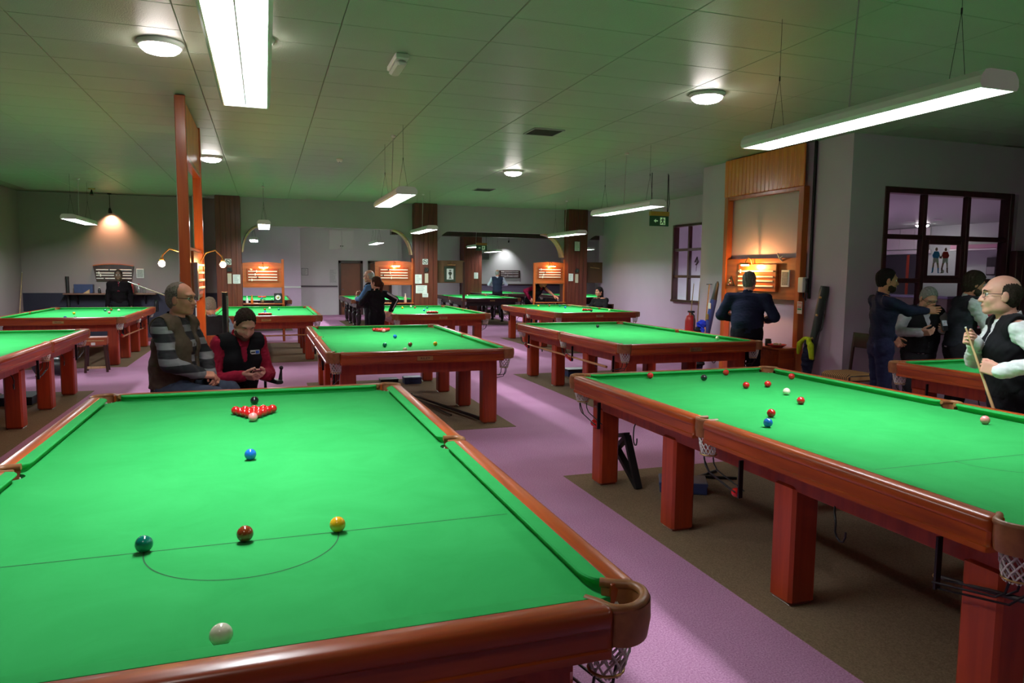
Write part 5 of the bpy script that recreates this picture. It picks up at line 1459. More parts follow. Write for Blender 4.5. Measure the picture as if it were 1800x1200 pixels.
def head(F, c, R, s=1.0, female=False):
    """c head centre, R columns right/forward/up"""
    W = lambda x, y, z: c+R@(V(x, y, z)*s)
    e = lambda p, r, k=0.015, op='u': F.ell(W(*p), V(*r)*s, R, k*s, op)
    e((0, -0.014, 0.035), (0.076, 0.096, 0.086), 0.02)
    e((0, 0.026, -0.035), (0.059, 0.066, 0.078), 0.035)
    e((0, -0.02, -0.03), (0.064, 0.07, 0.06), 0.03)
    e((0, 0.068, -0.093), (0.027, 0.022, 0.020), 0.03)
    for x in (-1, 1):
        e((x*0.036, 0.060, -0.028), (0.026, 0.026, 0.026), 0.025)
        e((x*0.048, 0.010, -0.075), (0.022, 0.04, 0.026), 0.03)
        e((x*0.079, -0.006, -0.008), (0.009, 0.021, 0.034), 0.006)
    e((0, 0.074, 0.036), (0.052, 0.020, 0.014), 0.02)
    for x in (-1, 1): e((x*0.032, 0.098, 0.010), (0.019, 0.018, 0.0125), 0.012, 's')
    F.cap(W(0, 0.082, 0.018), W(0, 0.104, -0.026), 0.0085*s, 0.0135*s, 0.012*s)
    for x in (-1, 1): e((x*0.013, 0.094, -0.029), (0.0095, 0.011, 0.008), 0.008)
    e((0, 0.084, -0.055), (0.025, 0.013, 0.007), 0.012)
    e((0, 0.082, -0.067), (0.021, 0.013, 0.008), 0.010)
    return F
def face_bits(t, c, R, s=1.0, brow=(0.05, 0.035, 0.025), closed=False, skin=None):
    W = lambda x, y, z: Vector(c+R@(V(x, y, z)*s))
    for x in (-1, 1):
        o = MB().ball(W(x*0.0315, 0.0735, 0.009), 0.0125*s, 12, 8).build('eye', skin if closed else EYEW, t)
        if not closed: MB().ball(W(x*0.0315, 0.0815, 0.0085), 0.0062*s, 10, 6).build('iris', IRIS, o)
        MB().tube([W(x*0.016, 0.092, 0.030), W(x*0.032, 0.093, 0.036), W(x*0.050, 0.080, 0.031)], [0.003*s, 0.0042*s, 0.0022*s], 5).build('eyebrow', mat('brow_%02d' % int(brow[0]*100), brow, 0.8), t)
    MB().tube([W(-0.023, 0.089, -0.061), W(-0.01, 0.0955, -0.0605), W(0.01, 0.0955, -0.0605), W(0.023, 0.089, -0.061)], [0.0015*s, 0.0038*s, 0.0038*s, 0.0015*s], 6).build('lips', LIP, t)
def hair_mesh(c, R, s, style, h):
    W = lambda x, y, z: c+R@(V(x, y, z)*s)
    F = Field(); D = lambda v: R@V(*v)
    if style == 'short':
        F.ell(W(0, -0.016, 0.04), V(0.0805, 0.104, 0.094)*s, R, 0.01).ell(W(0, -0.03, -0.02), V(0.074, 0.075, 0.07)*s, R, 0.03)
        F.plane(W(0, 0.034, 0.02), D((0, 0.90, -0.36))).plane(W(0, -0.02, -0.06), D((0, 0.6, -0.8)))
    elif style == 'thick':
        F.ell(W(0, -0.014, 0.048), V(0.092, 0.112, 0.104)*s, R, 0.01).ell(W(0, -0.035, -0.03), V(0.088, 0.080, 0.085)*s, R, 0.03)
        F.plane(W(0, 0.046, 0.02), D((0, 0.9, -0.40))).plane(W(0, -0.02, -0.10), D((0, 0.3, -0.9)))
    elif style == 'receding':
        F.ell(W(0, -0.018, 0.036), V(0.0815, 0.102, 0.090)*s, R, 0.01).ell(W(0, -0.035, -0.02), V(0.079, 0.072, 0.07)*s, R, 0.03)
        F.plane(W(0, 0.012, 0.02), D((0, 0.95, 0.08))).plane(W(0, -0.02, -0.085), D((0, 0.3, -0.9)))
    elif style == 'sides':
        F.ell(W(0, -0.02, 0.028), V(0.0815, 0.096, 0.078)*s, R, 0.01).ell(W(0, -0.035, -0.02), V(0.077, 0.07, 0.07)*s, R, 0.03)
        F.plane(W(0, 0.010, 0.02), D((0, 0.95, 0.12))).plane(W(0, -0.02, -0.085), D((0, 0.3, -0.9))).plane(W(0, -0.02, 0.084), D((0, 0.25, 0.97)))
    elif style == 'tail':
        F.ell(W(0, -0.016, 0.04), V(0.084, 0.106, 0.096)*s, R, 0.01).ell(W(0, -0.03, -0.02), V(0.080, 0.08, 0.075)*s, R, 0.03)
        F.plane(W(0, 0.046, 0.02), D((0, 0.88, -0.42)))
        F.cap(W(0, -0.09, 0.03), W(0, -0.14, -0.02), 0.032*s, 0.036*s, 0.02).cap(W(0, -0.14, -0.02), W(0, -0.12, -0.17), 0.036*s, 0.018*s, 0.02)
    elif style == 'long':
        F.ell(W(0, -0.018, 0.04), V(0.088, 0.106, 0.098)*s, R, 0.01).cap(W(0, -0.05, 0.0), W(0, -0.06, -0.20), 0.085*s, 0.075*s, 0.03)
        F.plane(W(0, 0.05, 0.0), D((0, 0.95, -0.3)))
    return F.mesh(h, 0.0026, 3, 9.0)
def glasses(t, c, R, s=1.0, m=BLACKM, rx=0.026, rz=0.017):
    W = lambda x, y, z: Vector(c+R@(V(x, y, z)*s))
    mb = MB()
    for x in (-1, 1):
        mb.tube([W(x*0.033+rx*math.cos(a), 0.098-0.006*abs(math.cos(a)), 0.006+rz*math.sin(a)) for a in [2*PI*i/14 for i in range(14)]], 0.0018*s, 5, closed=True)
        mb.tube([W(x*0.059, 0.09, 0.012), W(x*0.078, 0.05, 0.012), W(x*0.083, -0.01, 0.010)], 0.0019*s, 5)
    mb.tube([W(-0.008, 0.102, 0.010), W(0.008, 0.102, 0.010)], 0.0018*s, 5)
    g = mb.build('glasses', m, t)
    for x in (-1, 1):
        vs = [W(x*0.033+rx*0.95*math.cos(a), 0.0965-0.006*abs(math.cos(a)), 0.006+rz*0.95*math.sin(a)) for a in [2*PI*i/14 for i in range(14)]]
        MB().add(vs, [tuple(range(14))]).build('lens', glass('lens', (0.95, 0.97, 0.97), 0.02), g)
def person(label, loc, rz, J, skin=SKIN, hair=('short', (0.03, 0.02, 0.015)), head_dir=(0, 1, 0), head_up=(0, 0, 1), hs=1.0,
           top=None, vest=None, trousers=(0.02, 0.02, 0.025), shoes=True, hands=None, fine=1.0, build=1.0, belly=0.0, vneck=0.16, brow=None, beard=None, spec=None, tie=None, hem=None, closed=False, fold=0.0035, topm=None, vestm=None, faceless=False, collar=None, seed=1):
    """J joints in local metres, figure faces +Y, its right hand is at +X"""
    t = tag(empty('person', loc, rz), label, 'person')
    for k in J: J[k] = np.asarray(J[k], float)
    B = build
    hb, hh = 0.013*fine, 0.0058*fine
    right = nrm(J['shR']-J['shL']); up = nrm(J['neck']-J['pelvis']); fwd = np.cross(up, right)
    hr = nrm(J['hipR']-J['hipL'])
    R = frame(head_dir, head_up); c = J['head']
    mid = J['waist'] if 'waist' in J else J['pelvis']*0.55+J['chest']*0.45
    def torso(F, g, k=0.04):
        F.ecap(J['pelvis']-up*0.02, mid, (0.155*B+g), (0.105*B+g+belly*0.5), (0.142*B+g+belly*0.4), (0.10*B+g+belly), right, k)
        F.ecap(mid, J['chest'], (0.142*B+g+belly*0.3), (0.10*B+g+belly), (0.165*B+g), (0.115*B+g), right, k)
        F.ecap(J['chest'], J['neck']-up*0.045, (0.165*B+g), (0.113*B+g), (0.11*B+g), (0.065*B+g), right, k)
        for s_ in ('L', 'R'):
            F.cap(J['neck']-up*0.05+fwd*-0.005, J['sh'+s_], 0.05*B+g, 0.056*B+g, 0.05)
        return F
    def arm(F, s_, g, k=0.03, to=1.0, ta=0.0):
        a, e, w = J['sh'+s_], J['el'+s_], J['wr'+s_]
        F.cap(a, e, 0.056*B+g, 0.043*B+g, k)
        F.cap(e, e+(w-e)*to, 0.042*B+g, 0.030*B+g+ta, k)
        return F
    def leg(F, s_, g, k=0.03):
        h_, kn, an = J['hip'+s_], J['kn'+s_], J['an'+s_]
        F.cap(h_, kn, 0.088*B+g, 0.060*B+g, 0.05)
        F.cap(kn, an, 0.058*B+g, 0.040*B+g*1.3, k)
        return F
    # ---- body (skin)
    F = Field(); torso(F, -0.012)
    for s_ in 'LR':
        arm(F, s_, -0.008)
        F.cap(J['wr'+s_]+(J['el'+s_]-J['wr'+s_])*0.1, J['wr'+s_], 0.026, 0.025, 0.01)
        leg(F, s_, -0.01)
    F.cap(J['neck']-up*0.05, c+R@V(0, -0.02, -0.05), 0.058*hs, 0.054*hs, 0.03)
    parts = [F.mesh(hb)]
    F = Field(); head(F, c, R, hs); F.cap(J['neck']-up*0.02, c+R@V(0, -0.02, -0.055), 0.056*hs, 0.052*hs, 0.02)
    parts.append(F.mesh(hh))
    for s_ in 'LR':
        sp_ = (hands or {}).get(s_)
        dd = nrm(J['wr'+s_]-J['el'+s_])
        if sp_ is None: sp_ = dict(d=dd, n=-right if s_ == 'R' else right)
        F = Field(); hand(F, J['wr'+s_], sp_.get('d', dd), sp_.get('n', -up), s_ == 'R', sp_.get('curl', (22, 28, 18)), sp_.get('thumb', 35), sp_.get('spread', 0.3), sp_.get('s', 1.0))
        parts.append(F.mesh(0.0046*max(1, fine*0.9)))
    np_object('body', parts, skin, t)
    # ---- clothes
    TM = topm or cloth('top_%s' % seed, top)
    if top is not None or topm:
        F = Field(); torso(F, 0.010)
        for s_ in 'LR': arm(F, s_, 0.012, 0.03, 0.97, 0.006)
        cutn = J['neck']+up*(-0.012 if collar is None else 0.02)
        F.plane(cutn, up*0.95+fwd*0.25*(1 if collar is None else -0.4))
        if collar is not None or True:
            pass
        if hem is not None: F.plane(J['pelvis']-up*hem, -up)
        np_object('shirt', [F.mesh(hb*0.92, fold*0.72, seed)], TM, t)
        # collar band
        nb = J['neck']
        F = Field(); F.ecap(nb-up*0.045, nb+up*0.028, 0.078*hs, 0.080*hs, 0.064*hs, 0.066*hs, right, 0.01)
        F.ecap(nb-up*0.08, nb+up*0.10, 0.060*hs, 0.062*hs, 0.057*hs, 0.058*hs, right, 0.0, 's')
        F.plane(nb+up*0.03-fwd*0.02, up*0.92+fwd*0.38).plane(nb-up*0.05, -up)
        np_object('collar', [F.mesh(0.0075*fine)], collar if collar is not None else TM, t)
    if vest is not None or vestm:
        F = Field(); torso(F, 0.028)
        n0 = J['neck']
        for s_ in (-1, 1): pass
        # V opening
        a = n0+fwd*0.10+up*0.03; b = J['chest']+fwd*0.17-up*(vneck-0.16)
        F.cap(a, b, 0.075, 0.008, 0.0, 's')
        F.cap(n0-up*0.03, n0+up*0.15, 0.085, 0.09, 0.0, 's')
        for s_ in 'LR': F.ell(J['sh'+s_]+(J['sh'+s_]-(J['shL']+J['shR'])/2)*0.30-up*0.02, (0.072, 0.072, 0.105), np.stack([right, fwd, up], 1), 0.012, 's')
        F.plane(J['pelvis']-up*0.02, -up)
        np_object('waistcoat', [F.mesh(hb*0.9, fold*0.4, seed+3)], vestm or cloth('vest_%s' % seed, vest), t)
        for i in range(4):
            p_ = J['chest']*(1-0.26*i)+J['pelvis']*0.26*i+fwd*(0.142*B+belly*(0.4+0.2*i))-up*0.09+up*0.03*i
            MB().ball(Vector(p_), 0.007, 8, 6).build('button', BLACKP, t)
    if tie is not None:
        F = Field(); a = J['neck']+fwd*0.075-up*0.02; b = J['chest']+fwd*(0.135*B+belly*0.5)-up*0.02
        F.cap(a, a-up*0.03, 0.018, 0.012, 0.005).ecap(a-up*0.03, b, 0.012, 0.008, 0.032, 0.008, right, 0.01)
        np_object('tie', [F.mesh(0.007*fine)], tie, t)
    F = Field(); F.ecap(J['pelvis']-up*0.05, J['pelvis']+up*0.06, (0.165*B), (0.115*B+belly*0.5), (0.16*B), (0.112*B+belly*0.6), hr, 0.03)
    for s_ in 'LR': leg(F, s_, 0.008)
    if trousers is not None: np_object('trousers', [F.mesh(hb, fold*0.7, seed+5)], trousers if not isinstance(trousers, tuple) else cloth('trousers_%s' % seed, trousers), t)
    if shoes:
        for s_ in 'LR':
            an = J['an'+s_]; tf = J.get('toe'+s_)
            tf = nrm(tf-an) if tf is not None else nrm(fwd*V(1, 1, 0))
            F = Field(); b0 = V(an[0], an[1], an[2]-0.045)
            F.cap(b0-tf*0.05, b0+tf*0.13, 0.042, 0.036, 0.02).cap(b0, an, 0.045, 0.046, 0.03)
            F.plane(b0-V(0, 0, 0.035), (0, 0, -1))
            np_object('shoe', [F.mesh(0.011*fine)], BLACKP, t)
    if hair: np_object('hair', [hair_mesh(c, R, hs, hair[0], 0.0062*fine)], mat('hair_%d_%d' % (int(hair[1][0]*1000), int(hair[1][2]*1000)), hair[1], 0.7, spec=0.12, noise=(90, 0.35), bump=(160, 0.8)), t)
    if not faceless: face_bits(t, c, R, hs, brow or (hair[1] if hair else (0.1, 0.08, 0.06)), closed, skin)
    if beard is not None:
        W = lambda x, y, z: c+R@(V(x, y, z)*hs)
        F = Field(); F.ell(W(0, 0.027, -0.040), V(0.0615, 0.0685, 0.080)*hs, R, 0.02).ell(W(0, 0.066, -0.093), V(0.031, 0.028, 0.026)*hs, R, 0.03)
        for x in (-1, 1): F.ell(W(x*0.048, 0.010, -0.075), V(0.0255, 0.043, 0.03)*hs, R, 0.03)
        F.ell(W(0, 0.10, -0.052), V(0.03, 0.03, 0.018)*hs, R, 0.006, 's')
        F.plane(W(0, 0.06, -0.040), R@V(0, 0.55, 0.8)).plane(W(0, 0.0, -0.03), R@V(0, -1, 0.0))
        np_object('beard', [F.mesh(0.0055*fine)], mat('beard_%d' % int(beard[0]*100), beard, 0.8, spec=0.1, bump=(200, 0.5)), t)
    if spec is not None: glasses(t, c, R, hs, spec)
    return t
def standing(H=1.75, lean=0.0, turn=0.0):
    s = H/1.75
    J = dict(pelvis=(0, 0, .95), chest=(0, .01+lean*0.5, 1.27), neck=(0, -.005+lean, 1.475), head=(0, .03+lean*1.15, 1.625),
             shL=(-.185, -.01+lean*0.9, 1.415), shR=(.185, -.01+lean*0.9, 1.415), hipL=(-.09, 0, .92), hipR=(.09, 0, .92),
             knL=(-.10, .025, .50), knR=(.10, .025, .50), anL=(-.11, -.01, .085), anR=(.11, -.01, .085),
             elL=(-.24, -.04, 1.14), elR=(.24, -.04, 1.14), wrL=(-.25, .03, .90), wrR=(.25, .03, .90))
    return {k: np.array(v)*s for k, v in J.items()}
def reach(J, s_, wrist, pole, s=1.0):
    w = np.asarray(wrist, float); a = J['sh'+s_]; d = w-a; L = np.linalg.norm(d); m = 0.545*s
    if L > m: w = a+d/L*m
    J['wr'+s_] = w; J['el'+s_] = ik(a, w, 0.295*s, 0.26*s, pole)
def seated(seat, fwd_leg=0.42, knee_z=None, foot=(0.44, 0.085), lean=0.0, spread=0.14):
    z = seat+0.10; kz = knee_z if knee_z is not None else seat+0.06
    J = dict(pelvis=(0, 0, z), chest=(0, .02+lean*0.5, z+.33), neck=(0, .005+lean, z+.53), head=(0, .045+lean*1.25, z+.675),
             shL=(-.185, 0+lean*0.9, z+.465), shR=(.185, 0+lean*0.9, z+.465), hipL=(-.09, .02, z-.03), hipR=(.09, .02, z-.03),
             knL=(-spread, fwd_leg, kz), knR=(spread, fwd_leg, kz), anL=(-spread, foot[0], foot[1]), anR=(spread, foot[0], foot[1]),
             elL=(-.25, .03, z+.22), elR=(.25, .03, z+.22), wrL=(-.1, .26, z+.10), wrR=(.1, .26, z+.10))
    return {k: np.array(v, float) for k, v in J.items()}
def to_local(loc, rz, p):
    c, s = math.cos(-rz), math.sin(-rz); x, y = p[0]-loc[0], p[1]-loc[1]
    return V(c*x-s*y, s*x+c*y, p[2]-loc[2])
def face(dx, dy): return math.atan2(-dx, dy)
def ldir(rz, d):
    c, s = math.cos(-rz), math.sin(-rz); return V(c*d[0]-s*d[1], s*d[0]+c*d[1], d[2])
# ---- older man on the stool
rz = face(0.92, -0.40); loc = (-0.62, 2.66, 0)
J = seated(0.70, 0.40, 0.745, (0.34, 0.40), 0.04, 0.13)
for k, z in (('anL', 0.385), ('anR', 0.385)): J[k][2] = z
reach(J, 'L', (-0.065, 0.27, 0.885), (-1, -0.3, -0.2)); reach(J, 'R', (0.075, 0.27, 0.905), (1, -0.3, -0.2))
def sweater():
    m, nt, b = _nodes('striped_sweater')
    tc = nt.nodes.new('ShaderNodeTexCoord'); sp_ = nt.nodes.new('ShaderNodeSeparateXYZ'); nt.links.new(tc.outputs['Object'], sp_.inputs[0])
    ml = nt.nodes.new('ShaderNodeMath'); ml.operation = 'MULTIPLY'; ml.inputs[1].default_value = 8.6
    fr = nt.nodes.new('ShaderNodeMath'); fr.operation = 'FRACT'
    r = nt.nodes.new('ShaderNodeValToRGB'); r.color_ramp.interpolation = 'CONSTANT'
    r.color_ramp.elements[0].color = (0.012, 0.012, 0.015, 1); r.color_ramp.elements[1].position = 0.55; r.color_ramp.elements[1].color = (0.20, 0.20, 0.21, 1)
    nt.links.new(sp_.outputs[2], ml.inputs[0]); nt.links.new(ml.outputs[0], fr.inputs[0]); nt.links.new(fr.outputs[0], r.inputs[0]); nt.links.new(r.outputs[0], b.inputs['Base Color'])
    b.inputs['Roughness'].default_value = 0.9; return m
person('older man with glasses in a striped jumper and olive body warmer, seated on a stool', loc, rz, J, SKIN, ('receding', (0.20, 0.17, 0.14)), ldir(rz, (0.90, -0.42, -0.06)), (0, 0, 1), 1.03,
       topm=sweater(), vest=(0.085, 0.062, 0.042), trousers=(0.045, 0.055, 0.085), build=1.08, belly=0.03, vneck=0.52, spec=BLACKM, collar=cloth('dark_collar', (0.015, 0.012, 0.012)), seed=11, fold=0.004, fine=0.85,
       hands=dict(L=dict(d=(0.55, 0.8, -0.25), n=(0.5, -0.2, -0.9), curl=(40, 45, 30), thumb=30), R=dict(d=(-0.62, 0.75, -0.15), n=(-0.4, -0.2, -0.95), curl=(35, 40, 30), thumb=30)))
t = tag(empty('stool', (-0.62, 2.66, 0)), 'tall black stool under the older seated man', 'stool')
MB().lathe([(0.001, 0.625), (0.16, 0.625), (0.19, 0.64), (0.195, 0.67), (0.18, 0.695), (0.001, 0.70)], 24).build('seat', BLACKP, t)
MB().lathe([(0.022, 0.02), (0.022, 0.63)], 12).build('stem', CHROME, t)
MB().tube([(0.17*math.cos(2*PI*k/20), 0.17*math.sin(2*PI*k/20), 0.30) for k in range(20)], 0.01, 6, closed=True).tube([(0.17, 0, 0.30), (0, 0, 0.30), (-0.17, 0, 0.30)], 0.008, 6).build('foot_ring', CHROME, t)
MB().lathe([(0.001, 0), (0.21, 0), (0.21, 0.01), (0.05, 0.03), (0.022, 0.05)], 24).build('base', BLACKM, t)
# ---- man in red in the wheelchair
rz = face(0.42, -0.90); loc = (-0.17, 3.06, 0)
J = seated(0.53, 0.40, 0.60, (0.50, 0.13), 0.09, 0.11)
J['head'] = V(0, 0.20, 1.255)
reach(J, 'L', (-0.085, 0.31, 0.845), (-0.5, -0.5, -0.6)); reach(J, 'R', (0.075, 0.31, 0.845), (0.5, -0.5, -0.6))
for k in ('shL', 'shR'): J[k][0] *= 0.9
pm = person('bearded man in a dark red shirt and black waistcoat looking down at a phone', loc, rz, J, SKINP, ('short', (0.030, 0.018, 0.013)), (0.10, 0.82, -0.56), (0, 0.5, 0.85), 1.0,
       top=(0.30, 0.012, 0.035), vest=(0.010, 0.010, 0.012), trousers=(0.016, 0.017, 0.024), build=0.94, beard=(0.12, 0.055, 0.042), seed=12, closed=True, vneck=0.24, fold=0.004, fine=0.85,
       hands=dict(L=dict(d=(0.55, 0.75, -0.05), n=(0.55, -0.35, 0.7), curl=(35, 40, 30)), R=dict(d=(-0.55, 0.75, -0.05), n=(-0.55, -0.35, 0.7), curl=(35, 40, 30))))
bd = MB().cbox(-0.125, -0.045, 0.185, 0.191, 1.0, 1.035, 0.002).build('name_badge', WHITEP, pm)
bd.rotation_euler = (0, 0, 0)
MB().box(-0.12, -0.09, 0.191, 0.1925, 1.005, 1.03).build('blue_mark', mat('badge_blue', (0.02, 0.12, 0.6), 0.5), bd)
MB().box(-0.085, -0.05, 0.191, 0.1925, 1.011, 1.023).build('badge_text', INK, bd)
lp_ = Vector(loc)+Matrix.Rotation(rz, 3, 'Z') @ Vector((0.0, 0.375, 0.865))
t = tag(empty('mobile_phone', lp_, rz), 'dark phone in the hands of the man in red', 'phone')
MB().cbox(-0.035, 0.035, -0.065, 0.065, -0.005, 0.005, 0.003).build('case', mat('dark_red_case', (0.12, 0.01, 0.015), 0.4), t)
MB().box(-0.031, 0.031, -0.06, 0.06, 0.005, 0.0056).build('screen', mat('phone_screen', (0.02, 0.02, 0.025), 0.1), t)
t.rotation_euler = (0.5, 0, rz)
w = tag(empty('wheelchair', (loc[0], loc[1], 0), rz), 'wheelchair with white tubes carrying the man in red', 'wheelchair')
MB().cbox(-0.23, 0.23, -0.20, 0.24, 0.46, 0.53, 0.02).build('seat', BLACKP, w)
MB().cbox(-0.22, 0.22, -0.25, -0.19, 0.50, 0.98, 0.02).build('backrest', BLACKP, w)
for sx in (-1, 1):
    wh = MB()
    wh.tube([(sx*0.30, -0.05+0.29*math.cos(2*PI*k/28), 0.30+0.29*math.sin(2*PI*k/28)) for k in range(28)], 0.017, 8, closed=True)
    wo = wh.build('wheel', BLACKP, w)
    MB().tube([(sx*0.33, -0.05+0.25*math.cos(2*PI*k/28), 0.30+0.25*math.sin(2*PI*k/28)) for k in range(28)], 0.009, 6, closed=True).build('hand_rim', CHROME, wo)
    sk = MB()
    for k in range(8): sk.tube([(sx*0.30, -0.05, 0.30), (sx*0.30, -0.05+0.28*math.cos(2*PI*k/8), 0.30+0.28*math.sin(2*PI*k/8))], 0.004, 4)
    sk.build('spokes', CHROME, wo)
    MB().tube([(sx*0.25, -0.20, 0.95), (sx*0.25, -0.20, 0.48), (sx*0.25, 0.26, 0.50), (sx*0.24, 0.42, 0.42), (sx*0.22, 0.50, 0.13)], 0.013, 8).build('frame_tube', WHITEP, w)
    MB().cbox(sx*0.28-0.03, sx*0.28+0.03, -0.12, 0.24, 0.73, 0.765, 0.008).build('armrest', BLACKP, w)
    MB().tube([(sx*0.28, -0.05, 0.52), (sx*0.28, -0.05, 0.735)], 0.012, 6).build('armrest_post', BLACKM, w)
    MB().tube([(sx*0.22, 0.40+0.08*math.cos(2*PI*k/16), 0.085+0.08*math.sin(2*PI*k/16)) for k in range(16)], 0.012, 6, closed=True).build('caster', BLACKP, w)
    MB().cbox(sx*0.13-0.08, sx*0.13+0.08, 0.44, 0.60, 0.035, 0.05, 0.005).build('footplate', BLACKM, w)
MB().tube([(-0.30, 0.20, 0.765), (-0.30, 0.22, 0.86)], [0.018, 0.008], 8).ball((-0.30, 0.22, 0.87), 0.018, 10, 6).build('joystick', BLACKP, w)
t = tag(MB().tube([(-0.27, 3.62, 0), (-0.27, 3.60, 1.50)], 0.026, 12).build('cue_case', BLACKP), 'slim black cue case with a silver stripe standing behind the man in red', 'case')
MB().tube([(-0.25, 3.595, 0.2), (-0.25, 3.575, 1.47)], 0.010, 8).build('silver_stripe', CHROME, t)
# ---- man hidden behind the freestanding frame
rz = face(-0.35, 0.93); loc = (-0.60, 7.25, 0)
J = seated(0.42, 0.42, 0.47, (0.42, 0.085), 0.10, 0.13)
reach(J, 'R', (0.20, 0.28, 0.72), (1, -0.3, 0)); reach(J, 'L', (-0.2, 0.28, 0.72), (-1, -0.3, 0))
J['elR'] = V(0.30, -0.03, 0.74)
person('grey haired man seated with his back turned, behind the freestanding frame', loc, rz, J, SKINP, ('short', (0.30, 0.28, 0.26)), (0, 0.9, -0.35), (0, 0.35, 0.9), 1.0,
       top=(0.22, 0.28, 0.42), vest=(0.018, 0.018, 0.024), trousers=(0.02, 0.02, 0.03), fine=1.4, seed=13, faceless=True)
chair('armchair', 'wooden armchair under the grey haired man with his back turned', (loc[0], loc[1], 0), rz, mat('orange_red_wood', (0.36, 0.07, 0.025), 0.4), wood('chair_red_wood', (0.26, 0.05, 0.015), (0.38, 0.09, 0.03), 0.35), 0.375, True, 0.45)
# ---- pair by the table under the middle pillar
rz = face(-0.55, 0.83); loc = (2.11, 10.47, 0)
J = standing(1.60)
s_ = 1.60/1.75
pR = to_local(loc, rz, (2.39, 10.56, 0.945)); reach(J, 'R', pR, (0.8, -0.6, 0), s_); reach(J, 'L', (-0.02, 0.20, 1.20), (-1, 0, -0.6), s_)
p4 = person('woman with a brown ponytail in a black jacket with white sleeve stripes', loc, rz, J, SKINP, ('tail', (0.075, 0.030, 0.018)), (-0.3, 0.95, 0), (0, 0, 1), 0.97,
       top=(0.010, 0.010, 0.012), trousers=(0.008, 0.008, 0.010), fine=1.4, seed=14, build=0.98, hem=0.08, faceless=True)
for k in range(2):
    a, e, q = J['shR'], J['elR'], J['wrR']
    o = nrm(np.cross(e-a, (0, 0, 1)))*0.06+V(0.012, -0.052, 0.006+0.024*k)
    MB().tube([Vector(a+o*0.85+(e-a)*0.1), Vector(e+o*0.7), Vector(e+(q-e)*0.9+o*0.5)], 0.006, 5).build('sleeve_stripe', WHITEP, p4)
rz = face(-0.90, 0.35); loc = (2.10, 11.30, 0)
J = standing(1.73); reach(J, 'L', (-0.1, 0.25, 1.15), (-1, -0.2, -0.5)); reach(J, 'R', (0.12, 0.24, 1.25), (1, -0.2, -0.5))
person('bald man with white hair and glasses standing behind the woman in black', loc, rz, J, SKINP, ('sides', (0.50, 0.50, 0.52)), (-0.1, 0.98, -0.15), (0, 0, 1), 1.03,
       top=(0.10, 0.20, 0.42), vest=(0.012, 0.012, 0.016), trousers=(0.012, 0.012, 0.015), fine=1.4, seed=15, spec=BLACKM)
# ---- man far off in the second room
rz = face(0.35, 0.93); loc = (8.52, 22.85, 0)
J = standing(1.83); reach(J, 'R', (0.16, 0.30, 1.22), (1, -0.3, -0.4)); reach(J, 'L', (-0.16, 0.30, 1.20), (-1, -0.3, -0.4))
person('bald man in a navy waistcoat and pale shirt seen from behind, beyond the middle arch', loc, rz, J, SKIN, ('sides', (0.35, 0.33, 0.32)), (0.35, 0.94, 0), (0, 0, 1), 1.0,
       top=(0.55, 0.60, 0.70), vest=(0.02, 0.026, 0.05), trousers=(0.012, 0.012, 0.016), fine=1.7, seed=16, faceless=True)
# ---- player bending below the lit scoreboard by the right pillar
rz = face(0.45, -0.89); loc = (7.18, 15.42, 0)
J = standing(1.78)
J.update(pelvis=V(0, -0.10, 0.95), chest=V(0, 0.13, 1.22), neck=V(0, 0.29, 1.36), head=V(0, 0.41, 1.45), shL=V(-0.19, 0.24, 1.32), shR=V(0.19, 0.24, 1.32), hipL=V(-0.09, -0.1, 0.92), hipR=V(0.09, -0.1, 0.92))
reach(J, 'L', to_local(loc, rz, (7.70, 14.50, 0.905)), (-1, 0, -0.5)); reach(J, 'R', (0.24, 0.12, 1.00), (0.5, -1, 0.4))
person('player in black with a crimson sleeve bending under the lit scoreboard', loc, rz, J, SKIN, ('short', (0.02, 0.015, 0.012)), (0, 0.9, -0.35), (0, 0.3, 0.95), 1.0,
       top=(0.26, 0.010, 0.05), vest=(0.010, 0.010, 0.012), trousers=(0.010, 0.010, 0.013), fine=1.6, seed=17, hands=dict(L=dict(d=(0.1, 0.95, -0.25), n=(0, -0.2, -1), curl=(15, 25, 20))))
cue((7.56, 12.45, 0.884), (7.63, 14.30, 0.884), 'cue lying along the cloth of the table by the right wall', m=ASH)
# ---- woman seated by the right wall
rz = face(-0.92, -0.38); loc = (8.42, 13.60, 0)
J = seated(0.46, 0.40, 0.50, (0.40, 0.085), 0.05, 0.10)
reach(J, 'L', (-0.06, 0.28, 0.68), (-1, -0.3, 0)); reach(J, 'R', (0.08, 0.28, 0.68), (1, -0.3, 0))
person('dark haired woman in black sitting against the right wall', loc, rz, J, SKIND, ('long', (0.012, 0.010, 0.010)), (0, 1, -0.05), (0, 0, 1), 1.0,
       top=(0.012, 0.011, 0.012), trousers=(0.012, 0.012, 0.014), fine=1.5, seed=18, build=1.08)
chair('dining_chair', 'dark chair under the woman by the right wall', (8.42, 13.60, 0), rz, BLACKP, DARKW, 0.415)
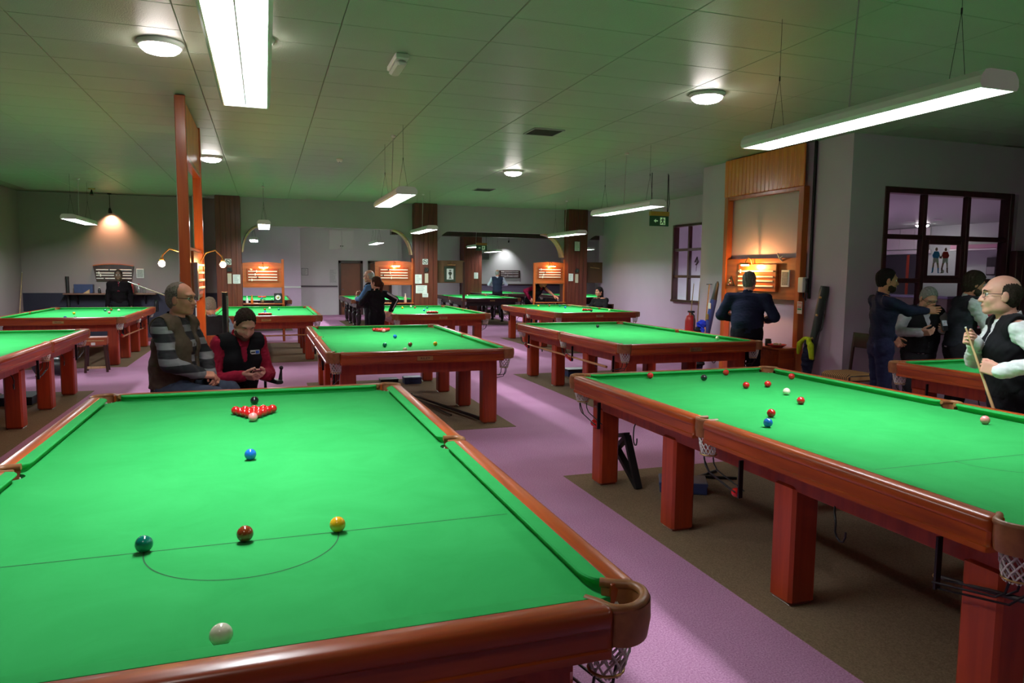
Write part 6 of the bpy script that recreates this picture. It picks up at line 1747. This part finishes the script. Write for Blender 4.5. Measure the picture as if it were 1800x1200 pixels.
# ---- man in the navy suit at the pine scoreboard
rz = face(0.80, 0.60); loc = (6.22, 4.66, 0)
J = standing(1.74)
J['shL'] = V(-0.225, -0.01, 1.40); J['shR'] = V(0.225, -0.01, 1.40)
reach(J, 'L', (-0.17, 0.24, 1.10), (-1, -0.45, -0.1)); reach(J, 'R', (0.17, 0.24, 1.10), (1, -0.45, -0.1))
J['elL'] = V(-0.36, -0.01, 1.15); J['elR'] = V(0.36, -0.01, 1.15); J['wrL'] = V(-0.22, 0.19, 1.10); J['wrR'] = V(0.22, 0.19, 1.10)
ps = person('heavy man in a dark navy suit standing with his back turned at the scoreboard', loc, rz, J, SKINP, ('short', (0.16, 0.15, 0.14)), (0.05, 1, -0.05), (0, 0, 1), 1.06,
       top=(0.016, 0.018, 0.046), trousers=(0.008, 0.008, 0.014), build=1.24, belly=0.055, seed=19, hem=0.15, fold=0.003, faceless=True)
# ---- group beyond the right hand table
rz = face(0.86, -0.42); loc = (6.36, 2.56, 0)
J = standing(1.78)
reach(J, 'R', to_local(loc, rz, (6.92, 2.42, 1.32)), (0.3, -0.2, -1)); reach(J, 'L', (-0.18, 0.20, 1.02), (-1, -0.3, 0))
person('dark bearded man in navy reaching out one arm, in profile', loc, rz, J, SKIND, ('short', (0.012, 0.009, 0.008)), (0.12, 1, -0.08), (0, 0, 1), 1.0,
       top=(0.012, 0.014, 0.034), trousers=(0.013, 0.015, 0.042), seed=20, beard=(0.035, 0.02, 0.015), hem=0.10, build=1.0, fold=0.0035,
       hands=dict(R=dict(d=(0.05, 1, 0.02), n=(-1, 0, -0.15), curl=(12, 14, 12), thumb=40, spread=0.5)))
rz = face(-0.35, -0.93); loc = (7.20, 2.82, 0)
J = standing(1.60, 0.05)
J['head'] = J['head']+V(0, 0.06, -0.03)
reach(J, 'R', (0.13, 0.27, 1.08), (1, -0.2, -0.6), 0.93); reach(J, 'L', (-0.10, 0.28, 1.12), (-1, -0.2, -0.6), 0.93)
person('grey haired man with glasses in a black waistcoat looking down at a small screen', loc, rz, J, SKINP, ('short', (0.36, 0.35, 0.36)), (0, 0.83, -0.55), (0, 0.5, 0.85), 1.0,
       top=(0.52, 0.47, 0.56), vest=(0.012, 0.012, 0.014), trousers=(0.02, 0.02, 0.024), seed=21, spec=BLACKM, belly=0.05, build=1.06, vneck=0.2, closed=True,
       hands=dict(R=dict(d=(-0.5, 0.8, 0.1), n=(-0.7, -0.2, 0.5), curl=(35, 35, 25)), L=dict(d=(0.3, 0.9, 0.25), n=(0.75, -0.3, 0.3), curl=(35, 35, 25))))
q = Vector(loc)+Matrix.Rotation(rz, 3, 'Z') @ Vector((-0.06, 0.38, 1.17))
t = tag(empty('small_screen', q), 'small bright screen held by the grey haired man with glasses', 'phone')
MB().cbox(-0.045, 0.045, -0.008, 0.008, -0.06, 0.06, 0.003).build('case', BLACKP, t)
MB().box(-0.04, 0.04, -0.0095, -0.008, -0.005, 0.055).build('screen', mat('lit_screen', (0.2, 0.22, 0.25), 0.3, noise=(40, 0.6), emit=(0.5, 0.55, 0.6), es=0.15), t)
t.rotation_euler = (-0.3, 0, 0.1)
rz = face(0.86, -0.50); loc = (7.27, 2.40, 0)
J = standing(1.75, 0.09)
reach(J, 'R', to_local(loc, rz, (7.50, 1.96, 0.925)), (0.25, -1, 0.0)); reach(J, 'L', to_local(loc, rz, (7.80, 2.12, 1.0)), (-1, -0.2, 0))
TIE = stripes('striped_tie', (0.02, 0.03, 0.07), (0.25, 0.32, 0.45), 22, 'Z')
person('dark haired man in a grey waistcoat and tie leaning on the right hand table', loc, rz, J, SKIN, ('thick', (0.030, 0.020, 0.014)), (0.05, 0.95, -0.25), (0, 0.25, 0.95), 1.0,
       top=(0.56, 0.58, 0.62), vest=(0.024, 0.026, 0.036), trousers=(0.018, 0.018, 0.022), seed=22, tie=TIE, vneck=0.2, fold=0.0045, beard=(0.06, 0.04, 0.03),
       hands=dict(R=dict(d=(0.2, 0.9, -0.25), n=(0, -0.25, -1), curl=(12, 20, 18), thumb=45, spread=0.8)))
# ---- man in white with the cue
rz = face(-0.80, 0.60); loc = (4.77, 0.04, 0)
J = standing(1.70)
for k in ('pelvis', 'hipL', 'hipR', 'knL', 'knR', 'anL', 'anR', 'chest'): J[k] = J[k]+V(0, -0.07 if k != 'chest' else -0.04, 0)
for k in ('shL', 'shR', 'neck'): J[k] = J[k]+V(0, -0.025, 0)
lw = to_local(loc, rz, (4.52, -0.14, 1.10)); rw = to_local(loc, rz, (4.60, 0.10, 1.27))
reach(J, 'L', lw, (-1, -0.75, 0.05)); reach(J, 'R', rw, (1, -0.3, -0.7))
J['elL'] = ik(J['shL'], J['wrL'], 0.31, 0.28, V(-0.5, -1, 0))
pw_ = person('balding man with glasses in a white shirt and black waistcoat holding a cue', loc, rz, J, SKINP, ('sides', (0.035, 0.024, 0.018)), ldir(rz, (-0.78, 0.62, -0.03)), (0, 0, 1), 1.10,
       top=(0.78, 0.79, 0.82), vest=(0.010, 0.010, 0.012), trousers=(0.010, 0.010, 0.013), seed=23, spec=BLACKM, vneck=0.2, fold=0.0042, belly=0.0, build=1.02, fine=0.8,
       hands=dict(L=dict(d=(0.45, 0.75, 0.2), n=(0.85, -0.4, -0.1), curl=(58, 62, 45), thumb=20), R=dict(d=(-0.55, 0.75, 0.25), n=(-0.75, -0.45, 0.1), curl=(50, 60, 45), thumb=25)))
cue((4.56, -0.32, 0.35), (4.485, 0.085, 1.37), 'cue held upright by the man in the white shirt', m=ASH)
# ---- dark suited man behind the table at the navy wall
rz = face(0.08, -1.0); loc = (-3.06, 14.92, 0)
J = standing(1.69)
BS = mat('black_suit', (0.006, 0.004, 0.005), 0.9, spec=0.08)
person('dark suited man with a tie standing in shadow at the ledge', loc, rz, J, mat('dark_skin', (0.10, 0.050, 0.032), 0.5), ('short', (0.03, 0.022, 0.018)), (0, 1, -0.05), (0, 0, 1), 1.0,
       top=(0.70, 0.70, 0.72), vest=None, vestm=None, trousers=(0.008, 0.008, 0.010), fine=1.5, seed=24, topm=BS, collar=cloth('white_collar', (0.72, 0.72, 0.72)), tie=cloth('dark_red_tie', (0.10, 0.012, 0.02)), hem=0.12)
# ---- jacket hanging on the leaning cue case, blue cloth on the other
F = Field(); F.ecap((0, 0, 0.86), (0, 0, 0.62), 0.035, 0.05, 0.075, 0.07, (0, 1, 0), 0.02).ecap((0, 0, 0.62), (0, 0, 0.40), 0.075, 0.07, 0.05, 0.05, (0, 1, 0), 0.02)
t = tag(empty('jacket', (6.695, 4.03, 0)), 'navy and lime jacket hung over the black cue case', 'jacket')
np_object('body_panel', [F.mesh(0.013, 0.007, 4)], cloth('navy_nylon', (0.014, 0.016, 0.035)), t)
F = Field(); F.cap((-0.02, -0.02, 0.90), (-0.045, -0.10, 0.80), 0.028, 0.036, 0.02).cap((-0.045, -0.10, 0.80), (-0.04, -0.12, 0.66), 0.036, 0.03, 0.02).cap((-0.02, 0.02, 0.90), (-0.045, 0.10, 0.82), 0.028, 0.032, 0.02).cap((-0.045, 0.10, 0.82), (-0.04, 0.12, 0.70), 0.032, 0.024, 0.02)
np_object('lime_sleeves', [F.mesh(0.011, 0.005, 6)], cloth('lime_nylon', (0.42, 0.52, 0.02)), t)
F = Field(); F.ell((0, 0, 0.95), (0.07, 0.09, 0.07)).cap((0, -0.03, 0.93), (-0.03, -0.08, 0.80), 0.04, 0.03, 0.03).cap((0, 0.04, 0.95), (-0.02, 0.06, 0.84), 0.04, 0.03, 0.03)
t = tag(np_object('towel', [F.mesh(0.012, 0.008, 8)], cloth('royal_blue', (0.012, 0.03, 0.42)), None), 'royal blue towel tied round the blue patched cue case', 'towel')
t.location = (6.575, 6.24, -0.03)
F = Field(); F.ecap((0, 0, 0.86), (0, 0.02, 0.3), 0.05, 0.07, 0.10, 0.14, (1, 0, 0), 0.02)
t = tag(np_object('bag', [F.mesh(0.016, 0.008, 9)], cloth('black_bag', (0.010, 0.010, 0.012)), None), 'black bag hanging below the blue towel', 'bag')
t.location = (6.56, 6.30, 0)
